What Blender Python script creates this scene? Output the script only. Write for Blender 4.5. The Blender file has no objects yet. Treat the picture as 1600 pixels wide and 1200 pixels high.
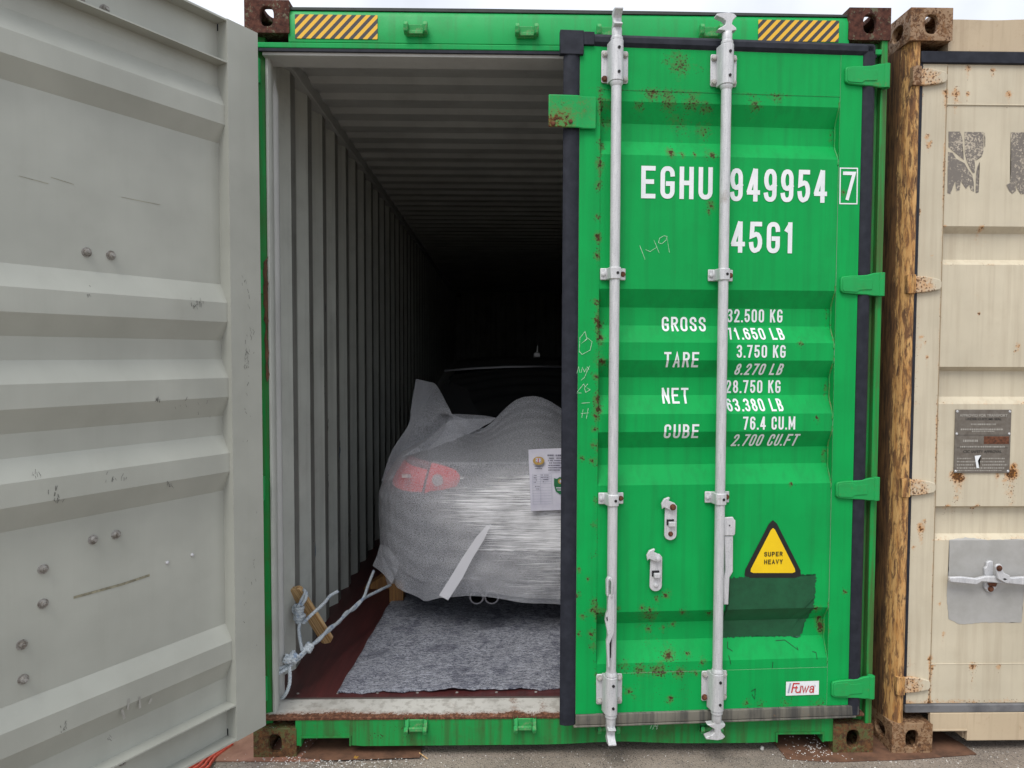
import bpy, bmesh, math, random
from mathutils import Vector, Matrix
import numpy as np
random.seed(7)
R = math.radians
scene = bpy.context.scene
col = scene.collection

# ------------------------------------------------------------------ camera
CAM = (0.9479, -2.6952, 1.5779); YAW, PIT, ROL, FPX = 0.020294, -0.042006, 0.002945, 1096.95
cy_, sy_ = math.cos(YAW), math.sin(YAW)
F_ = Vector((sy_*math.cos(PIT), cy_*math.cos(PIT), math.sin(PIT)))
r0 = Vector((cy_, -sy_, 0)); u0 = r0.cross(F_)
R_ = r0*math.cos(ROL)+u0*math.sin(ROL); U_ = -r0*math.sin(ROL)+u0*math.cos(ROL)
cd = bpy.data.cameras.new('camera'); cam = bpy.data.objects.new('camera', cd); col.objects.link(cam)
cam.matrix_world = Matrix(((R_.x, U_.x, -F_.x, CAM[0]), (R_.y, U_.y, -F_.y, CAM[1]), (R_.z, U_.z, -F_.z, CAM[2]), (0, 0, 0, 1)))
cd.sensor_width = 36; cd.lens = 36*FPX/1600; cd.clip_start = 0.05; cd.clip_end = 1000
scene.camera = cam
scene.render.resolution_x = 1024; scene.render.resolution_y = 768

# ------------------------------------------------------------------ sky, sun, exposure
SUN_EL, SUN_AZ = 58, 205          # azimuth: clockwise from +y
w = bpy.data.worlds.new('World'); scene.world = w; w.use_nodes = True
nt = w.node_tree; nt.nodes.clear()
out = nt.nodes.new('ShaderNodeOutputWorld'); bg = nt.nodes.new('ShaderNodeBackground')
sky = nt.nodes.new('ShaderNodeTexSky'); sky.sky_type = 'NISHITA'; sky.sun_disc = False
sky.sun_elevation = R(SUN_EL); sky.sun_rotation = R(SUN_AZ); sky.dust_density = 3; sky.air_density = 1
tc = nt.nodes.new('ShaderNodeTexCoord'); nz = nt.nodes.new('ShaderNodeTexNoise'); nz.inputs['Scale'].default_value = 2.2; nz.inputs['Detail'].default_value = 5
mr = nt.nodes.new('ShaderNodeMapRange'); mr.inputs['From Min'].default_value = .3; mr.inputs['From Max'].default_value = .7
mr.inputs['To Min'].default_value = .72; mr.inputs['To Max'].default_value = 1.0
mx = nt.nodes.new('ShaderNodeMix'); mx.data_type = 'RGBA'; mx.inputs[7].default_value = (6.7, 6.95, 7.5, 1)
nt.links.new(tc.outputs['Generated'], nz.inputs['Vector']); nt.links.new(nz.outputs['Fac'], mr.inputs['Value'])
nt.links.new(mr.outputs['Result'], mx.inputs[0]); nt.links.new(sky.outputs['Color'], mx.inputs[6])
nz2 = nt.nodes.new('ShaderNodeTexNoise'); nz2.inputs['Scale'].default_value = 5; nz2.inputs['Detail'].default_value = 6; nt.links.new(tc.outputs['Generated'], nz2.inputs['Vector'])
mr2 = nt.nodes.new('ShaderNodeMapRange'); mr2.inputs['From Min'].default_value = .35; mr2.inputs['From Max'].default_value = .65; mr2.inputs['To Min'].default_value = .88; mr2.inputs['To Max'].default_value = 1.10; nt.links.new(nz2.outputs['Fac'], mr2.inputs['Value'])
vm = nt.nodes.new('ShaderNodeVectorMath'); vm.operation = 'SCALE'; nt.links.new(mx.outputs[2], vm.inputs[0]); nt.links.new(mr2.outputs[0], vm.inputs['Scale'])
nt.links.new(vm.outputs[0], bg.inputs['Color']); bg.inputs['Strength'].default_value = 0.1
nt.links.new(bg.outputs[0], out.inputs[0])
sl = bpy.data.lights.new('sun', 'SUN'); sl.energy = 1.5; sl.angle = R(30); sl.color = (1, .97, .92)
so = bpy.data.objects.new('sun', sl); col.objects.link(so)
sd = Vector((math.sin(R(SUN_AZ))*math.cos(R(SUN_EL)), math.cos(R(SUN_AZ))*math.cos(R(SUN_EL)), math.sin(R(SUN_EL))))
so.rotation_euler = sd.to_track_quat('Z', 'Y').to_euler()
scene.view_settings.view_transform = 'Standard'; scene.view_settings.look = 'None'
scene.view_settings.exposure = 0.66; scene.view_settings.gamma = 1
scene.render.engine = 'CYCLES'
scene.cycles.max_bounces = 8; scene.cycles.diffuse_bounces = 2; scene.cycles.transparent_max_bounces = 12

# ------------------------------------------------------------------ photo measuring helpers (points on real planes)
def ray(u, v): return F_+R_*((u-800)/FPX)-U_*((v-600)/FPX)
def aty(u, v, y=0.0):
    d = ray(u, v); t = (y-CAM[1])/d.y; return (CAM[0]+d.x*t, CAM[2]+d.z*t)      # x, z
def atz(u, v, z=0.0):
    d = ray(u, v); t = (z-CAM[2])/d.z; return (CAM[0]+d.x*t, CAM[1]+d.y*t)
TH = R(3.0); PIN = (2.418, -0.010)
def rd(u, v, off=0.0):            # pixel -> (s, z) on the right door's plane, off = metres in front of it
    e = (-math.cos(TH), -math.sin(TH)); n = (math.sin(TH), -math.cos(TH))
    ox, oy = PIN[0]+n[0]*off, PIN[1]+n[1]*off; d = ray(u, v)
    t = ((ox-CAM[0])*n[0]+(oy-CAM[1])*n[1])/(d.x*n[0]+d.y*n[1])
    px, py = CAM[0]+d.x*t-ox, CAM[1]+d.y*t-oy
    return (px*e[0]+py*e[1], CAM[2]+d.z*t)

# ------------------------------------------------------------------ material helpers
class N:
    def __init__(s, name):
        s.m = bpy.data.materials.new(name); s.m.use_nodes = True; s.t = s.m.node_tree; s.t.nodes.clear()
        s.out = s.t.nodes.new('ShaderNodeOutputMaterial'); s.b = s.t.nodes.new('ShaderNodeBsdfPrincipled')
        s.t.links.new(s.b.outputs[0], s.out.inputs[0]); s.c = s.t.nodes.new('ShaderNodeTexCoord').outputs['Object']
    def put(s, sock, v):
        if isinstance(v, bpy.types.NodeSocket): s.t.links.new(v, sock)
        elif isinstance(v, (tuple, list)) and len(v) == 3 and sock.type == 'RGBA': sock.default_value = (*v, 1)
        else: sock.default_value = v
    def noise(s, scale, detail=4, rough=.55, sc=(1, 1, 1), loc=(0, 0, 0), dist=0):
        mp = s.t.nodes.new('ShaderNodeMapping'); s.put(mp.inputs['Vector'], s.c); mp.inputs['Scale'].default_value = sc; mp.inputs['Location'].default_value = loc
        n = s.t.nodes.new('ShaderNodeTexNoise'); s.t.links.new(mp.outputs[0], n.inputs['Vector'])
        n.inputs['Scale'].default_value = scale; n.inputs['Detail'].default_value = detail; n.inputs['Roughness'].default_value = rough; n.inputs['Distortion'].default_value = dist
        return n.outputs['Fac']
    def vor(s, scale, feature='F1', sc=(1, 1, 1), out='Distance'):
        mp = s.t.nodes.new('ShaderNodeMapping'); s.put(mp.inputs['Vector'], s.c); mp.inputs['Scale'].default_value = sc
        n = s.t.nodes.new('ShaderNodeTexVoronoi'); n.feature = feature; s.t.links.new(mp.outputs[0], n.inputs['Vector']); n.inputs['Scale'].default_value = scale
        return n.outputs[out]
    def ma(s, op, a, b=0.0, c=0.0):
        n = s.t.nodes.new('ShaderNodeMath'); n.operation = op; s.put(n.inputs[0], a); s.put(n.inputs[1], b); s.put(n.inputs[2], c); return n.outputs[0]
    def mr(s, v, a, b, c=0., d=1., smooth=False):
        n = s.t.nodes.new('ShaderNodeMapRange'); s.put(n.inputs['Value'], v)
        if smooth: n.interpolation_type = 'SMOOTHSTEP'
        for k, x in zip(('From Min', 'From Max', 'To Min', 'To Max'), (a, b, c, d)): s.put(n.inputs[k], x)
        return n.outputs[0]
    def mix(s, f, a, b, mode='MIX'):
        n = s.t.nodes.new('ShaderNodeMix'); n.data_type = 'RGBA'; n.blend_type = mode; s.put(n.inputs[0], f); s.put(n.inputs[6], a); s.put(n.inputs[7], b); return n.outputs[2]
    def attr(s, name):
        n = s.t.nodes.new('ShaderNodeAttribute'); n.attribute_name = name; return n.outputs['Fac']
    def xyz(s):
        n = s.t.nodes.new('ShaderNodeSeparateXYZ'); s.put(n.inputs[0], s.c); return n.outputs
    def bump(s, h, st=.3, dist=.002):
        n = s.t.nodes.new('ShaderNodeBump'); n.inputs['Strength'].default_value = st; n.inputs['Distance'].default_value = dist; s.put(n.inputs['Height'], h); s.put(s.b.inputs['Normal'], n.outputs[0])
    def set(s, **k):
        for a, v in k.items(): s.put(s.b.inputs[a.replace('_', ' ')], v)
        return s.m

def paint(name, c, rust=0.0, spec=.3, core=(.735, .765), hal=(.58, .75, .62), zr=None, st0=(.5, .78), dirt=.25, speck=0.0, rough=.42, var=.12, rustcol=None, streak=.15, dirtcol=(.10, .075, .05), wave=.3, base_rust=-1, big=14):
    """weathered paint: rust = how much rust everywhere, plus the vertex value 'rust' where a mesh carries it"""
    n = N(name); at = n.attr('rust')
    big_n = n.noise(3.0, 3); med = n.noise(big, 9, .68); fine = n.noise(95, 5, .7); micro = n.noise(520, 2)
    lvl = n.ma('MULTIPLY_ADD', at, .40, rust)                    # 0..1
    if zr: lvl = n.ma('ADD', lvl, n.mr(n.xyz()[2], zr[0], zr[1], zr[2], zr[3]))
    mask = n.ma('ADD', n.ma('ADD', n.ma('MULTIPLY', med, .50), n.ma('MULTIPLY', fine, .50)), lvl)
    m1 = n.mr(mask, *core, smooth=True)
    halo = n.mr(mask, hal[0], hal[1], 0, hal[2], smooth=True)
    # small pits
    vd = n.vor(115); sp = n.mr(n.ma('SUBTRACT', vd, n.ma('ADD', n.ma('MULTIPLY', n.ma('MULTIPLY', at, n.mr(fine, .36, .56)), .78), n.ma('MULTIPLY', n.mr(big_n, .45, .7), n.ma('MULTIPLY', n.mr(med, .45, .6), speck*3)))), -.04, .03, 1, 0)
    sp = n.ma('MULTIPLY', sp, n.mr(n.ma('ADD', at, speck*10), .02, .1))
    lc = n.mix(n.mr(big_n, .3, .7), tuple(x*(1-var) for x in c), tuple(min(1, x*(1+var*.7)) for x in c))
    st = n.noise(1, 5, .65, sc=(30, 30, 1.4)); lc = n.mix(n.mr(st, *st0, 0, streak), lc, dirtcol)
    lc = n.mix(n.mr(n.noise(7, 6, .7, loc=(3, 1, 5)), .52, .8, 0, dirt), lc, dirtcol)
    rc = rustcol or ((.045, .020, .012), (.20, .075, .028))
    rcol = n.mix(n.mr(n.noise(60, 6, .7, loc=(9, 2, 1)), .35, .65), rc[0], rc[1])
    lc = n.mix(halo, lc, tuple(x*.8+y*.25 for x, y in zip(rc[1], c)))
    lc = n.mix(m1, lc, rcol); lc = n.mix(n.ma('MULTIPLY', sp, .85), lc, rc[0])
    h = n.ma('ADD', n.ma('ADD', n.ma('MULTIPLY', micro, .12), n.ma('MULTIPLY', fine, .25)), n.ma('MULTIPLY', m1, -1.2))
    h = n.ma('ADD', h, n.ma('MULTIPLY', n.noise(5, 2), wave*6)); n.bump(h, .35, .0016)
    rg = n.mr(m1, 0, 1, rough, .92); rg = n.ma('ADD', rg, n.mr(med, .3, .7, -.05, .08))
    return n.set(Base_Color=lc, Roughness=rg, Specular_IOR_Level=spec)

GREEN = (.003, .345, .074)
M = {}
RC = ((.045, .034, .016), (.115, .060, .028))
M['green'] = paint('green paint', GREEN, rust=-.06, dirt=.22, speck=.024, streak=.32, st0=(.46, .70), wave=.55, dirtcol=(.012, .17, .045), rustcol=RC, core=(.77, .81), hal=(.55, .80, .80), spec=.16, rough=.5)
M['green_post'] = paint('grimy green post paint', (.012, .29, .06), spec=.2, rust=.045, dirt=.55, speck=.05, streak=.8, st0=(.40, .60), dirtcol=(.07, .09, .03), rustcol=RC)
M['green_frame'] = paint('green frame paint', (.008, .33, .080), spec=.2, rust=.0, dirt=.28, speck=.03, streak=.35, dirtcol=(.06, .055, .025))
M['green_sill'] = paint('green sill paint', (.016, .27, .062), spec=.2, rust=.055, dirt=.75, speck=.12, streak=.5, dirtcol=(.060, .062, .024), zr=(.142, .160, 0, .22), st0=(.44, .60), rustcol=RC)
M['green_hinge'] = paint('green hinge paint', (.016, .34, .085), spec=.2, rust=.035, dirt=.4, speck=.02, dirtcol=(.05, .09, .03))
M['cast_brown'] = paint('rusty casting', (.10, .13, .07), rust=.30, dirt=.6, rustcol=((.035, .014, .011), (.115, .045, .030)), wave=.6)
M['cast_orange'] = paint('rusty bottom casting', (.05, .11, .04), rust=.265, dirt=.7, rustcol=((.040, .022, .014), (.17, .080, .032)), wave=.6)
M['cast_cream'] = paint('rusty cream casting', (.34, .24, .15), rust=.25, dirt=.9, rustcol=((.06, .03, .02), (.25, .13, .06)), dirtcol=(.16, .10, .06), wave=.6)
M['grey_int'] = paint('pale grey interior paint', (.52, .53, .51), rust=-.2, dirt=.12, speck=.004, streak=.12, dirtcol=(.20, .19, .17), rustcol=((.03, .03, .03), (.10, .09, .08)))
M['grey_wall'] = paint('grey interior wall', (.56, .585, .535), rust=-.06, dirt=.2, speck=.010, streak=.25, dirtcol=(.14, .14, .125), rustcol=((.02, .02, .02), (.07, .06, .05)))
M['grey_door'] = paint('pale grey door inside', (.415, .425, .38), rust=-.25, dirt=.16, speck=.0, streak=.10, dirtcol=(.27, .26, .22), rustcol=((.05, .05, .05), (.12, .11, .10)), rough=.38, wave=.15)
M['cream'] = paint('cream paint', (.58, .52, .395), rust=-.05, core=(.80, .84), hal=(.53, .80, .9), dirt=.22, speck=.003, streak=.30, st0=(.46, .66), dirtcol=(.36, .29, .20), rustcol=((.08, .035, .015), (.50, .22, .055)), rough=.5)
M['cream_sill'] = paint('cream sill paint', (.52, .42, .29), rust=.03, dirt=.3, speck=.03, streak=.4, dirtcol=(.22, .14, .08), rustcol=((.07, .035, .02), (.26, .12, .045)))
M['wall_shade'] = paint('wall grey with painted shade', (.27, .275, .25), rust=-.04, dirt=.5, speck=.03, streak=.7, dirtcol=(.11, .11, .10), rustcol=((.02, .02, .02), (.07, .06, .05)))  # interior wall grey darkened: shade of the grazing-lit flats painted into the colour
M['ceiling'] = paint('ceiling paint', (.50, .515, .49), rust=-.2, dirt=.2, streak=.0)
M['sill_grey'] = paint('worn sill plate', (.52, .51, .47), rust=.01, dirt=.6, speck=.05, streak=.45, st0=(.5, .6), dirtcol=(.22, .20, .17), rustcol=((.08, .035, .02), (.26, .12, .07)))

def mat_post():
    n = N('flaking post rust'); a = n.noise(1, 9, .74, sc=(60, 60, 14), dist=.5); b = n.noise(1, 8, .7, sc=(70, 70, 9), loc=(3, 3, 3)); g = n.noise(2.2, 3)
    Y = n.xyz()[1]
    mk = n.ma('ADD', n.ma('MULTIPLY', a, .65), n.ma('ADD', n.ma('MULTIPLY', b, .3), n.ma('MULTIPLY', g, .15)))
    mk = n.ma('ADD', mk, n.mr(Y, .045, .085, -.035, .15))
    c1 = n.mix(n.mr(b, .35, .65), (.62, .38, .15), (.42, .19, .05)); c2 = n.mix(n.mr(b, .4, .6), (.06, .030, .018), (.21, .10, .04))
    m_ = n.mr(mk, .50, .57); n.bump(n.ma('SUBTRACT', n.ma('MULTIPLY', b, .3), m_), .5, .003)
    return n.set(Base_Color=n.mix(m_, c1, c2), Roughness=.85)
M['post_rust'] = mat_post()

def simple(name, c, rough=.5, metal=0., var=.1, scale=30, bump=.0, spec=.4, c2=None, fac=(.4, .65)):
    n = N(name); f = n.noise(scale, 6, .65)
    k = n.mix(n.mr(f, *fac), c, c2 or tuple(x*(1-var*2) for x in c))
    if bump: n.bump(f, bump, .002)
    return n.set(Base_Color=k, Roughness=rough, Metallic=metal, Specular_IOR_Level=spec)
def galv():
    n = N('galvanised steel'); a = n.noise(1, 6, .7, sc=(130, 130, 14)); b = n.noise(260, 3, .6); c = n.noise(9, 6, .7)
    k = n.mix(n.mr(a, .3, .72), (.68, .68, .69), (.46, .47, .49)); k = n.mix(n.mr(b, .56, .68, 0, .45), k, (.25, .25, .26)); k = n.mix(n.mr(c, .62, .74, 0, .6), k, (.28, .23, .18))
    n.bump(b, .25, .001); return n.set(Base_Color=k, Roughness=.55, Metallic=.25, Specular_IOR_Level=.4)
M['galv'] = galv()
M['keeper'] = paint('worn green keeper', (.03, .33, .09), rust=.10, spec=.2, dirt=.3, rustcol=((.10, .06, .04), (.36, .27, .19)))
M['rubber'] = simple('black rubber', (.014, .016, .024), .6, bump=.15, c2=(.024, .027, .038), scale=25, spec=.25)
M['rubber_dusty'] = paint('dusty rubber', (.185, .175, .145), rust=.03, dirt=.8, streak=.8, st0=(.42, .62), dirtcol=(.055, .055, .055), spec=.1, rough=.85, rustcol=((.12, .06, .03), (.26, .14, .06)))
M['rust_bolt'] = simple('rusty bolt', (.16, .06, .03), .9, bump=.5, c2=(.06, .025, .015), scale=90)
M['bolt_lt'] = simple('zinc bolt', (.50, .49, .47), .5, bump=.2, c2=(.30, .28, .25), scale=60)
M['hole'] = simple('dark bolt', (.012, .012, .013), .7)
M['bolt_grey'] = simple('grey bolt', (.34, .33, .31), .5, bump=.2, c2=(.14, .12, .10), scale=60)
M['white'] = simple('white lettering vinyl', (.82, .84, .86), .45, c2=(.72, .76, .78), scale=12)
M['chalk'] = simple('white chalk', (.5, .68, .52), .9, c2=(.15, .5, .22), scale=300, fac=(.45, .6))
M['pencil'] = simple('dark scuff', (.05, .05, .045), .8, c2=(.2, .2, .19), scale=200)
M['yellow'] = simple('yellow vinyl', (.88, .60, .01), .35, c2=(.80, .53, .01), scale=5)
M['black'] = simple('black vinyl', (.015, .016, .016), .4)
M['dark_green'] = simple('dark green touch up paint', (.012, .095, .040), .38, bump=.25, c2=(.009, .070, .030), scale=18)
M['grey_patch'] = simple('grey touch up paint', (.40, .395, .38), .5, c2=(.34, .335, .315), scale=9, bump=.1)
M['tape_glue'] = simple('old tape glue', (.33, .31, .22), .7, c2=(.16, .15, .11), scale=70)
M['red_ink'] = simple('red ink', (.55, .03, .03), .5)
M['blue_ink'] = simple('grey blue ink', (.35, .38, .48), .5)
M['paper'] = simple('white paper', (.70, .69, .78), .6, c2=(.60, .59, .70), scale=8)
M['ink'] = simple('dark ink', (.08, .08, .13), .6)
M['gold_ink'] = simple('gold ink', (.55, .36, .10), .5)
M['green_ink'] = simple('green ink', (.03, .20, .08), .5)
M['plate'] = simple('grey data plate', (.19, .17, .145), .5, metal=.3, c2=(.14, .12, .10), scale=40)
M['plate_lt'] = simple('plate lettering', (.40, .38, .34), .5)
M['plate_dk'] = simple('plate dark lettering', (.05, .045, .04), .5)
M['car'] = simple('black car paint', (.010, .011, .013), .18, spec=.6, c2=(.012, .013, .016))
M['car_glass'] = simple('dark car glass', (.004, .005, .007), .08, spec=.5)
M['chrome'] = simple('chrome', (.35, .35, .37), .2, metal=1.)
M['tyre'] = simple('tyre rubber', (.02, .02, .02), .8)
M['lamp_red'] = simple('red lamp glass', (.88, .012, .018), .25)
M['lamp_clear'] = simple('clear lamp glass', (.5, .42, .42), .2)
M['lamp_dim'] = simple('dull red lamp', (.18, .012, .014), .3)
M['crumb'] = simple('white foam crumbs', (.72, .70, .66), .8)
M['gravel'] = simple('gravel', (.36, .32, .28), .9, c2=(.10, .09, .08), scale=20)
M['strap_red'] = simple('orange red webbing', (.62, .10, .06), .7, c2=(.45, .06, .04), scale=60)
M['rust_sheet'] = simple('rusty steel sheet', (.17, .085, .05), .85, bump=.5, c2=(.085, .045, .028), scale=16)
M['rust_sheet_lt'] = simple('salmon rusty sheet', (.33, .17, .115), .8, bump=.4, c2=(.22, .10, .065), scale=10)

def mat_vinyl_residue():
    n = N('peeling grey decal'); a = n.noise(130, 6, .75); b = n.noise(9, 3)
    return n.set(Base_Color=n.mix(n.mr(n.ma('ADD', a, n.ma('MULTIPLY', b, .3)), .69, .74), (.175, .155, .135), (.48, .42, .33)), Roughness=.7)
M['residue'] = mat_vinyl_residue()
def mat_hazard():
    n = N('hazard stripes'); x, y, z = n.xyz()
    f = n.ma('FRACT', n.ma('MULTIPLY', n.ma('SUBTRACT', x, n.ma('MULTIPLY', z, .95)), 1/.0352)); k = n.ma('GREATER_THAN', f, .5)
    w_ = n.noise(40, 6, .7); cc = n.mix(k, (.80, .46, .03), (.045, .042, .048)); cc = n.mix(n.mr(w_, .66, .72, 0, .6), cc, (.3, .25, .2))
    return n.set(Base_Color=cc, Roughness=.4)
M['hazard'] = mat_hazard()
def mat_floor():
    n = N('red brown plywood'); a = n.noise(1, 6, .7, sc=(45, 3, 10)); b = n.noise(1, 4, .6, sc=(220, 9, 10)); g = n.noise(6, 5, .7)
    k = n.mix(n.mr(a, .35, .7), (.085, .020, .020), (.045, .012, .012)); k = n.mix(n.mr(b, .68, .74, 0, .5), k, (.2, .12, .1)); k = n.mix(n.mr(g, .55, .75, 0, .5), k, (.03, .015, .013))
    n.bump(a, .3, .002); return n.set(Base_Color=k, Roughness=.45)
M['floor'] = mat_floor()
def mat_felt():
    n = N('grey recycled felt'); a = n.noise(1, 7, .78, sc=(38, 90, 50), dist=1.4); b = n.noise(1, 5, .75, sc=(160, 420, 200), loc=(2, 2, 2), dist=2); c = n.noise(26, 4, .7, loc=(5, 1, 1), dist=2)
    k = n.mix(n.mr(a, .45, .56), (.030, .036, .075), (.58, .60, .68)); k = n.mix(n.mr(b, .49, .57, 0, .85), k, (.76, .78, .84)); k = n.mix(n.mr(c, .64, .70, 0, .75), k, (.03, .035, .07)); k = n.mix(n.mr(n.noise(34, 5, .8, loc=(1, 7, 1), dist=3), .70, .74, 0, .9), k, (.78, .78, .8))
    g = n.noise(11, 4, .65, loc=(4, 4, 1), dist=1); k = n.mix(n.mr(g, .48, .66, 0, .5), k, (.06, .065, .11)); k = n.mix(n.mr(n.noise(70, 4, .8, loc=(8, 2, 1), dist=4), .64, .69, 0, .9), k, (.85, .86, .9))
    n.bump(n.ma('ADD', n.ma('ADD', a, b), g), 1.0, .009); return n.set(Base_Color=k, Roughness=.9, Specular_IOR_Level=.1)
M['felt'] = mat_felt()
def mat_ground():
    n = N('gritty yard ground'); a = n.noise(2.2, 5, .6); b = n.vor(190); v2 = n.vor(190, out='Color'); c = n.noise(150, 5, .75); d = n.noise(11, 6, .7)
    k = n.mix(n.mr(a, .35, .65), (.25, .212, .175), (.355, .30, .25)); k = n.mix(n.mr(d, .5, .7, 0, .55), k, (.15, .13, .115))
    sv = n.t.nodes.new('ShaderNodeSeparateColor'); n.put(sv.inputs[0], v2); r_ = sv.outputs[0]
    k = n.mix(n.ma('MULTIPLY', n.mr(b, .35, .2), n.mr(r_, .72, .78)), k, (.52, .47, .41)); k = n.mix(n.ma('MULTIPLY', n.mr(b, .45, .3), n.mr(r_, .28, .22)), k, (.05, .045, .04))
    k = n.mix(n.mr(c, .6, .7, 0, .5), k, (.48, .43, .38)); n.bump(n.ma('ADD', c, n.ma('MULTIPLY', b, -.7)), .8, .006)
    return n.set(Base_Color=k, Roughness=.92, Specular_IOR_Level=.2)
M['ground'] = mat_ground()
def mat_wood(c1, c2, name):
    n = N(name); a = n.noise(1, 4, .5, sc=(150, 150, 3), dist=.8)
    n.bump(a, .3, .001); return n.set(Base_Color=n.mix(n.mr(a, .38, .6), c1, c2), Roughness=.6)
M['pine'] = mat_wood((.74, .52, .27), (.42, .23, .085), 'pine wood'); M['block'] = mat_wood((.34, .17, .05), (.17, .08, .03), 'chipboard block')
def mat_rope():
    n = N('white nylon rope'); a = n.noise(260, 4, .7); b = n.noise(30, 3)
    return n.set(Base_Color=n.mix(n.mr(b, .55, .65, 0, .7), n.mix(n.mr(a, .4, .65), (.62, .67, .70), (.36, .42, .46)), (.18, .27, .42)), Roughness=.55)
M['rope'] = mat_rope()
def mat_foam():
    n = N('translucent packing foam'); tb = n.t
    g = n.noise(420, 3, .8); v = n.vor(260); big = n.noise(5, 4, .6); sc_ = n.noise(1, 4, .6, sc=(3, 3, 60))
    colr = n.mix(n.mr(g, .40, .60), (.36, .38, .43), (.86, .87, .92)); n.put(n.b.inputs['Base Color'], colr); n.put(n.b.inputs['Roughness'], .45); n.b.inputs['Specular IOR Level'].default_value = .45
    n.bump(n.ma('ADD', n.ma('ADD', g, v), n.ma('MULTIPLY', big, 3)), .30, .003)
    tr = tb.nodes.new('ShaderNodeBsdfTransparent'); tl = tb.nodes.new('ShaderNodeBsdfTranslucent'); tl.inputs['Color'].default_value = (.8, .8, .82, 1)
    m1 = tb.nodes.new('ShaderNodeMixShader'); m1.inputs[0].default_value = .15; tb.links.new(n.b.outputs[0], m1.inputs[1]); tb.links.new(tl.outputs[0], m1.inputs[2])
    m2 = tb.nodes.new('ShaderNodeMixShader'); n.put(m2.inputs[0], n.mr(g, .42, .60, .66, .44)); tb.links.new(m1.outputs[0], m2.inputs[1]); tb.links.new(tr.outputs[0], m2.inputs[2]); tb.links.new(m2.outputs[0], n.out.inputs[0])
    return n.m
M['foam'] = mat_foam()
def mat_film():
    n = N('stretch film'); tb = n.t
    a = n.noise(1, 7, .72, sc=(2.6, 2.6, 150), dist=1.4); b = n.noise(1, 6, .7, sc=(8, 8, 420), loc=(4, 4, 4), dist=1.0); c = n.noise(3.4, 3, .5, loc=(2, 0, 1))
    f = n.ma('ADD', n.ma('MULTIPLY', a, .6), n.ma('MULTIPLY', b, .4)); edge = n.attr('edge')
    k = n.ma('MULTIPLY', n.mr(n.ma('ADD', n.ma('ADD', f, n.mr(c, .35, .7, -.045, .05)), n.ma('MULTIPLY', n.ma('SUBTRACT', edge, 1.0), .22)), .425, .56, .20, .97), n.mr(edge, 0, .35))  # white streaks: glossy highlights of the film painted in through opacity
    n.put(n.b.inputs['Base Color'], (.95, .95, .98)); n.put(n.b.inputs['Roughness'], .25); n.bump(f, .8, .008)
    tr = tb.nodes.new('ShaderNodeBsdfTransparent'); m2 = tb.nodes.new('ShaderNodeMixShader')
    n.put(m2.inputs[0], k); tb.links.new(tr.outputs[0], m2.inputs[1]); tb.links.new(n.b.outputs[0], m2.inputs[2]); tb.links.new(m2.outputs[0], n.out.inputs[0])
    return n.m
M['film'] = mat_film()
def mat_strip():
    n = N('film strip'); tb = n.t; n.put(n.b.inputs['Base Color'], (.85, .85, .9)); n.put(n.b.inputs['Roughness'], .3)
    tr = tb.nodes.new('ShaderNodeBsdfTransparent'); m2 = tb.nodes.new('ShaderNodeMixShader'); m2.inputs[0].default_value = .6
    tb.links.new(tr.outputs[0], m2.inputs[1]); tb.links.new(n.b.outputs[0], m2.inputs[2]); tb.links.new(m2.outputs[0], n.out.inputs[0]); return n.m
M['strip'] = mat_strip()

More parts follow.
